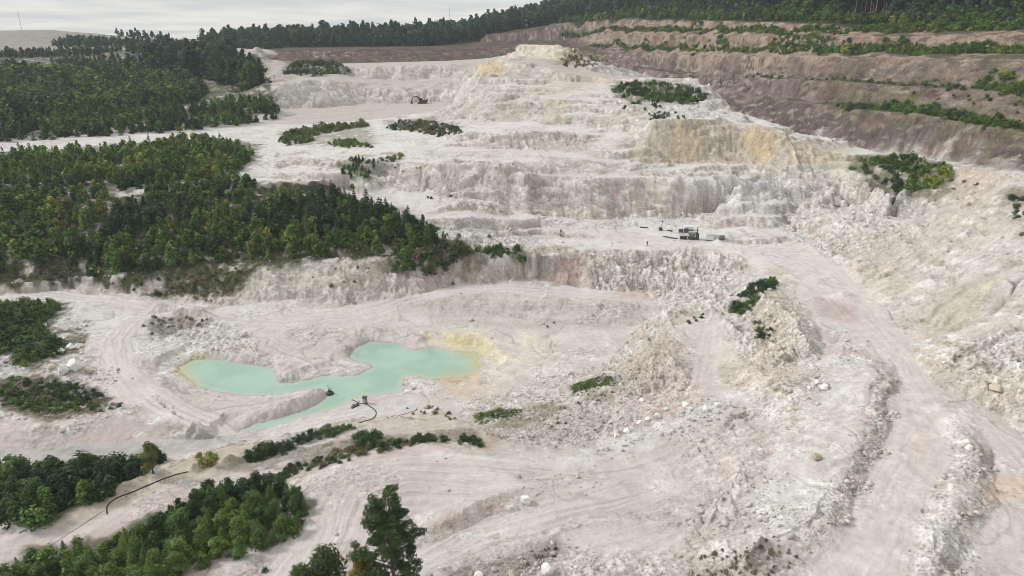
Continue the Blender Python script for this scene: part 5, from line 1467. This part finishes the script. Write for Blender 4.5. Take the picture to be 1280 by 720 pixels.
# ------------------------------------------------------------------ front pine and its neighbours
def hero_pine():
    rs = np.random.default_rng(5)
    bx, by = -10.9, 50.0; bz = float(ground(bx, by)); H = 60 - .725 * 50.6 - bz
    root = bpy.data.objects.new('pine_tree', None); COL.objects.link(root); root.location = (bx, by, bz - .1)
    tag(root, 'tall dark green pine with red brown trunk standing alone at the front', 'tree')
    tp = [(.35 * math.sin(i * .9) * i / 9 * .6 + (.0 if i < 6 else -.05 * (i - 6)), .12 * math.cos(i), H * .97 * i / 9) for i in range(10)]
    tv, tf = tube_np(tp, [.24 * (1 - .86 * i / 9) + .02 for i in range(10)], 9)
    def at_h(z):
        f = min(max(z / (H * .97) * 9, 0), 8.999); i = int(f); a = f - i
        return np.array(tp[i]) * (1 - a) + np.array(tp[i + 1]) * a
    LV, LF, off = [], [], 0
    cc, cr = [], []
    nl = 58
    for k in range(nl):
        f = .30 + .70 * (k + .5) / nl
        z = H * f; az = k * 2.39996 + rs.normal() * .25
        prof = 3.0 * (1 - max(0, (f - .52) / .48) ** 1.5) * (.62 + .38 * min(1, (f - .28) / .2))
        L = prof * rs.uniform(.62, 1.05)
        if k in (7, 9, 12) : az = math.pi + rs.normal() * .25; L = 3.9          # the low limb that reaches left
        d = np.array([math.cos(az), math.sin(az), 0])
        p0 = at_h(z); up = .10 + .5 * max(0, f - .6)
        p1 = p0 + d * L * .5 + [0, 0, L * up * .5]; p2 = p0 + d * L + [0, 0, L * (up * .9 + .05)]
        if f < .94:
            v, fc = tube_np([p0, p1, p2], [.07 * (1.2 - f), .045 * (1.2 - f), .015], 5); LV.append(v); LF.append(fc + off); off += len(v)
        for q in ((.45, .62), (.72, .74), (1.0, .7)) if L > 1.2 else ((.8, .6),):
            base = p0 + (p2 - p0) * q[0]
            side = np.cross(d, [0, 0, 1]) * rs.normal() * .45
            cc.append(base + side + [0, 0, .12]); cr.append(q[1] * .8 * rs.uniform(.65, 1.15) * (.75 if f > .9 else 1))
    cc.append(at_h(H * .97) + [0, 0, .1]); cr.append(.45)
    cc, cr = np.array(cc), np.array(cr)
    n = 27000
    k = rs.choice(len(cc), n, p=cr ** 2 / (cr ** 2).sum())
    d = rs.normal(size=(n, 3)); d /= np.linalg.norm(d, axis=1, keepdims=True)
    p = cc[k] + d * (cr[k] * rs.uniform(.25, 1.1, n) ** .6)[:, None] * np.array([1, 1, .62])
    q = quads(p, d + rs.normal(size=(n, 3)) * .8 + [0, 0, .4], rs.uniform(.07, .15, n), .45, rs)
    tone = rs.uniform(.5, 1.4, n) * rs.uniform(.75, 1.3, len(cc))[k]
    crown = bpy.data.objects.new('crown', crown_mesh('pine_crown', q, tone)); COL.objects.link(crown); crown.parent = root; crown.color = (.056, .098, .032, 1)
    trunk = bpy.data.objects.new('trunk', mesh_np('pine_trunk', tv, tf, bark_material('pine_bark', (.07, .04, .025), (.17, .10, .06)))); COL.objects.link(trunk); trunk.parent = root
    lb = bpy.data.objects.new('limbs', mesh_np('pine_limbs', np.concatenate(LV), np.concatenate(LF), BARK)); COL.objects.link(lb); lb.parent = root
hero_pine()

def near_tree(u, vtop, by, wid, colr, name, lab, n=5200, seed=3, lean=0):
    rs = np.random.default_rng(seed)
    depth = by * CP; 
    z0 = 8.0
    s_ = math.tan(PITCH - math.atan((CY - vtop) / F_PX)); ztop = 60 - s_ * by
    bx = (u - CX) / F_PX * (by * CP + (60 - ztop + 2) * SP)
    bz = float(ground(bx, by)); H = ztop - bz
    root = bpy.data.objects.new(name, None); COL.objects.link(root); root.location = (bx, by, bz - .1)
    p, nr_, s, tone = lobes_crown(rs, H, wid, n, .15, base=.2, nl=16, shell=.35)
    c_ = bpy.data.objects.new('crown', crown_mesh(name + '_crown', quads(p, nr_, s, .8, rs), tone)); COL.objects.link(c_); c_.parent = root; c_.color = (*colr, 1)
    tv, tf = trunk_np(rs, H, .11, 5, top=.85)
    t_ = bpy.data.objects.new('trunk', mesh_np(name + '_trunk', tv, tf, BARK)); COL.objects.link(t_); t_.parent = root
    tag(root, lab, 'tree')
near_tree(402, 674, 52.5, 2.3, (.075, .105, .038), 'broadleaf_tree', 'loose olive green broadleaf tree cut by the bottom edge left of the pine', seed=3)
near_tree(450, 690, 51.0, 1.7, (.20, .165, .035), 'broadleaf_tree', 'yellowing broadleaf tree between the front pine and the loose green tree', seed=8)
near_tree(378, 700, 50.5, 1.6, (.085, .12, .04), 'broadleaf_tree', 'leftmost small green tree of the group beside the front pine', seed=12)
near_tree(186, 549, 78.5, 1.15, (.16, .17, .05), 'broadleaf_tree', 'slender yellow green tree at the right tip of the front thicket', n=2600, seed=14)
near_tree(232, 322, 176, 1.6, (.16, .19, .05), 'broadleaf_tree', 'single pale yellow green tree beside the white track', n=900, seed=17) if False else None

# ------------------------------------------------------------------ machines and small things
def plain(name, colr, rough=.6, metal=0.0, var=.18):
    m, t, b = new_mat(name)
    n, l = t.nodes.new, t.links.new
    ns = n('ShaderNodeTexNoise'); ns.inputs['Scale'].default_value = 1.7; ns.inputs['Detail'].default_value = 6
    g = n('ShaderNodeNewGeometry'); l(g.outputs['Position'], ns.inputs['Vector'])
    r = n('ShaderNodeMapRange'); r.inputs['From Min'].default_value = .35; r.inputs['From Max'].default_value = .65
    r.inputs['To Min'].default_value = 1 - var; r.inputs['To Max'].default_value = 1 + var
    l(ns.outputs['Fac'], r.inputs['Value'])
    sc_ = n('ShaderNodeVectorMath'); sc_.operation = 'SCALE'; sc_.inputs[0].default_value = colr; l(r.outputs[0], sc_.inputs['Scale'])
    l(sc_.outputs[0], b.inputs['Base Color']); b.inputs['Roughness'].default_value = rough; b.inputs['Metallic'].default_value = metal
    return m
M_DARK = plain('dark_steel', (.075, .075, .08)); M_GREY = plain('grey_steel', (.16, .165, .17)); M_WHITE = plain('white_paint', (.70, .71, .72), var=.08)
M_OCHRE = plain('dirty_ochre_paint', (.085, .055, .026)); M_RUB = plain('black_rubber', (.02, .02, .021), .8); M_GLASS = plain('dark_glass', (.02, .025, .03), .1)
M_GREEN = plain('dark_green_paint', (.02, .045, .035)); M_CONC = plain('concrete', (.30, .28, .26), .9); M_LGREY = plain('pale_grey_sheet', (.42, .43, .45))

class MB:
    def __init__(s): s.bm = bmesh.new()
    def box(s, c_, d, rot=(0, 0, 0), bev=.03):
        r = bmesh.ops.create_cube(s.bm, size=1.0)
        M_ = Matrix.Translation(c_) @ Euler(rot).to_matrix().to_4x4() @ Matrix.Diagonal((*d, 1))
        bmesh.ops.transform(s.bm, matrix=M_, verts=r['verts'])
        if bev:
            es = list({e for v in r['verts'] for e in v.link_edges})
            bmesh.ops.bevel(s.bm, geom=es, offset=min(bev, min(d) * .3), segments=2, affect='EDGES', profile=.6)
        return s
    def bar(s, a, b, w, h=None):
        a, b = Vector(a), Vector(b); d = b - a
        q = d.to_track_quat('X', 'Z')
        r = bmesh.ops.create_cube(s.bm, size=1.0)
        bmesh.ops.transform(s.bm, matrix=Matrix.Translation((a + b) / 2) @ q.to_matrix().to_4x4() @ Matrix.Diagonal((d.length, w, h or w, 1)), verts=r['verts'])
        return s
    def tube(s, pts, r, sides=8, caps=True):
        pts = [Vector(p) for p in pts]; rings = []
        for i, p in enumerate(pts):
            t = (pts[min(i + 1, len(pts) - 1)] - pts[max(i - 1, 0)]).normalized()
            q = t.to_track_quat('Z', 'Y'); rr = r[i] if isinstance(r, (list, tuple)) else r
            rings.append([s.bm.verts.new(p + q @ Vector((math.cos(6.28318 * k / sides) * rr, math.sin(6.28318 * k / sides) * rr, 0))) for k in range(sides)])
        for A, B_ in zip(rings[:-1], rings[1:]):
            for k in range(sides):
                s.bm.faces.new((A[k], A[(k + 1) % sides], B_[(k + 1) % sides], B_[k]))
        if caps:
            s.bm.faces.new(rings[0][::-1]); s.bm.faces.new(rings[-1])
        return s
    def prism(s, prof, y0, y1):
        A = [s.bm.verts.new((p[0], y0, p[1])) for p in prof]; B_ = [s.bm.verts.new((p[0], y1, p[1])) for p in prof]
        n = len(prof); s.bm.faces.new(A); s.bm.faces.new(B_[::-1])
        for k in range(n): s.bm.faces.new((A[k], B_[k], B_[(k + 1) % n], A[(k + 1) % n]))
        return s
    def build(s, name, mat, parent=None):
        bmesh.ops.recalc_face_normals(s.bm, faces=s.bm.faces)
        me = bpy.data.meshes.new(name); s.bm.to_mesh(me); s.bm.free(); me.materials.append(mat)
        o = bpy.data.objects.new(name, me); COL.objects.link(o); o.parent = parent
        return o
def empty(name, x, y, z, rz, label, cat, group=None):
    o = bpy.data.objects.new(name, None); COL.objects.link(o); o.location = (x, y, z); o.rotation_euler = (0, 0, rz)
    return tag(o, label, cat, group)
def gz(x, y): return float(ground(x, y))

def excavator(u, v, rz, label):
    x, y = hit(u, v)
    e = empty('excavator', x, y, gz(x, y), rz, label, 'excavator')
    for sy in (-1, 1):
        m = MB(); prof = []
        for k in range(9): prof.append((-1.75 + .42 * math.cos(math.pi / 2 + math.pi * k / 8), .42 + .42 * math.sin(math.pi / 2 + math.pi * k / 8)))
        for k in range(9): prof.append((1.75 + .42 * math.cos(-math.pi / 2 + math.pi * k / 8), .42 + .42 * math.sin(-math.pi / 2 + math.pi * k / 8)))
        m.prism(prof, sy * 1.3 - .3, sy * 1.3 + .3).build('track', M_DARK, e)
    MB().box((0, 0, .72), (1.9, 2.0, .42)).build('undercarriage', M_DARK, e)
    b = MB().box((.75, 0, 1.45), (3.3, 2.6, .85), bev=.1).build('body', M_OCHRE, e)
    MB().box((2.35, 0, 1.5), (.7, 2.55, 1.0), bev=.2).build('counterweight', M_DARK, e)
    cb = MB().prism([(-1.5, 1.15), (.2, 1.15), (.2, 2.75), (-1.0, 2.75), (-1.5, 2.0)], -1.25, -.2).build('cab', M_OCHRE, e)
    MB().prism([(-1.52, 1.9), (-1.04, 2.62), (-.2, 2.62), (-.2, 1.9)], -1.262, -.19).build('window', M_GLASS, cb)
    MB().tube([(1.7, .6, 1.8), (1.7, .6, 2.5)], .07).build('exhaust', M_DARK, e)
    MB().bar((-.6, .25, 1.7), (-2.6, .25, 3.5), .42, .5).bar((-2.5, .25, 3.45), (-4.6, .25, 3.1), .38, .45).build('boom', M_OCHRE, e)
    MB().bar((-4.4, .25, 3.3), (-5.6, .25, .9), .32, .38).build('stick', M_OCHRE, e)
    MB().tube([(-1.0, .25, 1.4), (-2.7, .25, 2.9)], .09).tube([(-2.6, .25, 3.8), (-4.3, .25, 3.6)], .09).build('hydraulic_ram', M_GREY, e)
    MB().prism([(-5.75, 1.0), (-5.3, .95), (-5.0, .35), (-5.3, -.15), (-5.9, -.1), (-5.95, .3)], -.35, .85).build('bucket', M_DARK, e)
excavator(528, 129.5, R(-4), 'dirty ochre tracked excavator digging with its boom out to the left')

PLANT_SCALE = .72
# crushing plant on the plant level; local x to the right, y away from the viewer
px, py = hit(862, 299); pz = gz(px, py)
c_ = empty('crushing_plant', px, py, pz, R(-4), 'dark steel mobile crushing plant with a thin upright mast on the plant level', 'crusher')
c_.scale = (PLANT_SCALE,) * 3
MB().box((-2.1, 0, .95), (2.6, 1.6, .18)).box((-2.1, 0, .3), (2.4, 1.3, .5)).build('chassis', M_DARK, c_)
for k in range(4):
    MB().bar((-3.2 + k * .72, -.8, 1.0), (-3.2 + k * .72, -.8, 1.75), .1).build('rail_post', M_DARK, c_)
MB().box((-2.1, -.8, 1.72), (2.5, .1, .1), bev=0).build('handrail', M_DARK, c_)
MB().prism([(-.2, 1.1), (1.3, 1.1), (2.0, 2.3), (-.8, 2.3)], -.9, .9).build('hopper', M_GREY, c_)
MB().box((.6, 0, .55), (2.2, 1.5, .8)).build('engine_box', M_DARK, c_)
MB().bar((-.6, 0, .4), (2.4, 0, 2.6), .7, .22).bar((-.4, -.4, .3), (2.4, -.4, 2.5), .06).build('conveyor', M_DARK, c_)
MB().box((2.5, 0, 1.1), (1.0, 1.2, 2.0)).bar((2.0, -.7, 0), (2.9, -.7, 2.4), .12).bar((2.9, -.7, 0), (2.0, -.7, 2.4), .12).build('screen_tower', M_DARK, c_)
MB().tube([(2.45, 0, 2.0), (2.45, 0, 4.3)], [.16, .09]).box((2.45, 0, 3.2), (.5, .3, .35)).box((2.45, 0, 4.2), (.42, .25, .22)).build('mast', M_DARK, c_)
x, y = hit(889, 300); o = empty('site_container', x, y, gz(x, y), R(-6), 'low white container right of the crushing plant', 'container')
o.scale = (.85,) * 3
MB().box((0, 0, .85), (3.2, 1.5, 1.5), bev=.04).build('shell', M_WHITE, o); MB().box((0, 0, 1.66), (3.3, 1.6, .08)).build('lid', M_LGREY, o)
MB().box((.9, -.77, .8), (.7, .04, 1.2), bev=0).build('door', M_LGREY, o)
MB().box((0, 0, .06), (3.0, 1.3, .12)).build('skid', M_DARK, o)
x, y = hit(901.5, 299.5); o = empty('drum_tank', x, y, gz(x, y), R(10), 'grey drum tank lying at the right end of the white container', 'tank')
MB().tube([(-.65, 0, .6), (.65, 0, .6)], .5, 16).build('barrel', M_GREY, o); MB().box((-.4, 0, .07), (.15, .9, .14)).box((.4, 0, .07), (.15, .9, .14)).build('cradle', M_DARK, o)
x, y = hit(861, 288); o = empty('white_tank', x, y, gz(x, y), R(-3), 'flat topped white tank behind the crushing plant', 'tank')
MB().tube([(-1.1, 0, .75), (1.1, 0, .75)], .62, 18).build('barrel', M_WHITE, o); MB().box((-.7, 0, .09), (.2, 1.1, .18)).box((.7, 0, .09), (.2, 1.1, .18)).build('cradle', M_GREY, o)
for u, v, lab in ((851, 291, 'dark machine box on legs left of the white tank'), (857.5, 290.5, 'dark machine box just in front of the white tank')):
    x, y = hit(u, v); o = empty('generator', x, y, gz(x, y), R(-8), lab, 'generator', 'machine boxes beside the crushing plant')
    MB().box((0, 0, .62), (1.15, .8, .7), bev=.06).build('housing', M_DARK, o); MB().box((-.4, 0, .14), (.12, .8, .28)).box((.4, 0, .14), (.12, .8, .28)).build('feet', M_GREY, o)
    MB().tube([(.3, .1, .95), (.3, .1, 1.3)], .05).build('exhaust', M_DARK, o)
x, y = hit(825.5, 288); o = empty('lamp_trailer', x, y, gz(x, y), R(0), 'dark trailer with a slanting arm left of the crushing plant', 'trailer')
MB().box((0, 0, .5), (.9, .7, .5), bev=.05).build('housing', M_DARK, o)
for sy in (-1, 1): MB().tube([(0, sy * .42, .25), (0, sy * .30, .25)], .25, 14).build('wheel', M_RUB, o)
MB().bar((0, 0, .7), (.55, 0, 2.4), .09).build('arm', M_GREY, o)
for (u0, v0, u1, v1, lab) in ((800, 284.5, 810, 285.2, 'short dark pipe lying left of the slanting arm trailer'), (833.5, 288.6, 840.5, 289, 'short dark pipe lying right of the slanting arm trailer'), (829, 296, 847, 298.6, 'long dark pipe running to the crushing plant')):
    a_, b_ = hit(u0, v0), hit(u1, v1)
    pts = [(a_[0] + (b_[0] - a_[0]) * t, a_[1] + (b_[1] - a_[1]) * t) for t in np.linspace(0, 1, 7)]
    tag(MB().tube([(p[0], p[1], gz(*p) + .13) for p in pts], .17, 8).build('steel_pipe', M_DARK), lab, 'pipe', 'pipes on the plant level')
def post(u, v, h, lab):
    x, y = hit(u, v); o = empty('marker_post', x, y, gz(x, y), 0, lab, 'post')
    MB().tube([(0, 0, 0), (0, 0, h)], .06).build('pole', M_DARK, o); MB().box((0, 0, h - .25), (.4, .16, .55), bev=.03).build('board', M_DARK, o); MB().box((0, 0, .06), (.5, .4, .12)).build('base', M_DARK, o)
post(701, 294.5, 1.55, 'thin dark marker post beside the haul ramp')
post(809, 306.5, .95, 'short dark marker post on the pale plant level')

# pond pump raft and shore pump
rx, ry, _ = at_z(412, 492, 0.05)
o = empty('pump_raft', rx, ry, 0.0, R(20), 'dark green pump raft with an upright post floating off the spit', 'raft')
MB().tube([(0, 0, -.15), (0, 0, .28)], [.78, .70], 12).build('float', M_GREEN, o)
MB().tube([(0, 0, .28), (0, 0, .36)], .55, 12).build('deck', M_DARK, o)
MB().box((.05, .05, .55), (.42, .36, .40), bev=.05).build('motor', M_GREEN, o)
MB().tube([(-.15, 0, .3), (-.15, 0, 1.75)], .06, 8).build('post', M_GREY, o)
MB().bar((.25, 0, .36), (.55, 0, .95), .05).bar((.55, 0, .95), (-.15, 0, 1.2), .04).build('brace', M_GREY, o)
sx, sy_ = hit(456.5, 504); sz = gz(sx, sy_)
o = empty('pump_house', sx, sy_, sz, R(-15), 'narrow grey control cabinet with a dark cap on the pond shore', 'cabinet')
MB().box((0, 0, .55), (.62, .5, 1.0), bev=.03).build('cabinet', M_GREY, o); MB().box((0, 0, 1.18), (.74, .62, .28), bev=.04).build('cap', M_DARK, o); MB().box((0, -.255, .55), (.42, .02, .7), bev=0).build('door', M_LGREY, o); MB().box((0, 0, .03), (.8, .7, .06)).build('plinth', M_CONC, o)
x, y = hit(444.5, 509); o = empty('shore_pump', x, y, gz(x, y), R(25), 'grey pump skid beside the cabinet on the pond shore', 'pump')
MB().box((0, 0, .1), (1.5, .7, .12)).build('skid', M_DARK, o); MB().tube([(-.5, 0, .42), (.25, 0, .42)], .24, 14).build('motor', M_GREY, o); MB().tube([(.3, 0, .42), (.55, 0, .42)], .32, 16).build('pump_casing', M_DARK, o); MB().bar((.5, 0, .6), (.8, .3, .9), .12).build('elbow', M_GREY, o)

def hose(uvs, r, lab, name='hose'):
    w = [hit(u, v) for u, v in uvs]; P = np.array(w)
    d = np.concatenate([[0], np.cumsum(np.linalg.norm(np.diff(P, axis=0), axis=1))])
    t = np.arange(0, d[-1], .35)
    # smooth course
    xs_ = np.interp(t, d, P[:, 0]); ys_ = np.interp(t, d, P[:, 1])
    for _ in range(6):
        xs_[1:-1] = (xs_[:-2] + 2 * xs_[1:-1] + xs_[2:]) / 4; ys_[1:-1] = (ys_[:-2] + 2 * ys_[1:-1] + ys_[2:]) / 4
    zs_ = ground(xs_, ys_) + r * .8
    tag(MB().tube([(a, b, c__) for a, b, c__ in zip(xs_, ys_, zs_)], r, 8).build(name, M_RUB), lab, 'hose')
hose([(438, 501), (446, 503), (455, 504.5), (462, 507.5), (468, 511.5), (471, 516), (469, 521), (463, 525), (455, 527), (448, 528)], .065, 'black hose curving in a half circle on the pond shore')
hose([(134, 643), (133, 637), (134, 631), (139, 626), (148, 622), (158, 618), (170, 614), (185, 607), (201, 600), (218, 594), (237, 589)], .07, 'thick black hose hooked along the sand bank track')
hose([(60, 684), (80, 671), (100, 658), (120, 645), (131, 637)], .02, 'thin grey line along the inner edge of the hose track', 'cable')
hose([(484, 522), (500, 519), (515, 514.5), (524, 511.5)], .035, 'thin dark hose along the edge of the pump platform')

def mast(u, vt, y, lab, w=.9):
    x, _, zt = at_y(u, vt, y); zb = gz(x, y)
    o = empty('radio_mast', x, y, zb, 0, lab, 'mast')
    H = zt - zb; m = MB()
    for a in range(3):
        an = 2.094 * a; m.tube([(w * math.cos(an), w * math.sin(an), 0), (w * .5 * math.cos(an), w * .5 * math.sin(an), H)], .06 + .05 * w, 5)
    n = int(H / 3)
    for k in range(n):
        for a in range(3):
            a0, a1 = 2.094 * a, 2.094 * (a + 1); f0, f1 = 1 - .5 * k / n, 1 - .5 * (k + 1) / n
            m.bar((w * f0 * math.cos(a0), w * f0 * math.sin(a0), H * k / n), (w * f1 * math.cos(a1), w * f1 * math.sin(a1), H * (k + 1) / n), .05)
    m.build('lattice', M_LGREY, o); MB().tube([(0, 0, H), (0, 0, H + 5)], .1, 6).build('antenna', M_LGREY, o)
mast(562, 16, 850, 'thin lattice radio mast rising above the far skyline wood', .4)
mast(22, 15, 900, 'faint lattice radio mast above the far grey hill', .25)

# ------------------------------------------------------------------ air
hz = bmesh.new(); bmesh.ops.create_cube(hz, size=1.0)
zmin, zmax = float(ZF.min()) - 1.2, float(max(ZF.max() + 30, CAM_Z + 40))
bmesh.ops.transform(hz, matrix=Matrix.Translation((0, 640, (zmin + zmax) / 2)) @ Matrix.Diagonal((2700, 1680, zmax - zmin, 1)), verts=hz.verts)
hme = bpy.data.meshes.new('haze'); hz.to_mesh(hme); hz.free()
hm_ = bpy.data.materials.new('haze'); hm_.use_nodes = True; ht = hm_.node_tree; ht.nodes.clear()
ho = ht.nodes.new('ShaderNodeOutputMaterial'); hv = ht.nodes.new('ShaderNodeVolumePrincipled')
hv.inputs['Color'].default_value = (.80, .88, .95, 1); hv.inputs['Density'].default_value = .00016
ht.links.new(hv.outputs[0], ho.inputs['Volume']); hme.materials.append(hm_)
haze = bpy.data.objects.new('haze', hme); COL.objects.link(haze); tag(haze, 'thin bluish haze lying over the whole quarry', None, None, 'stuff')
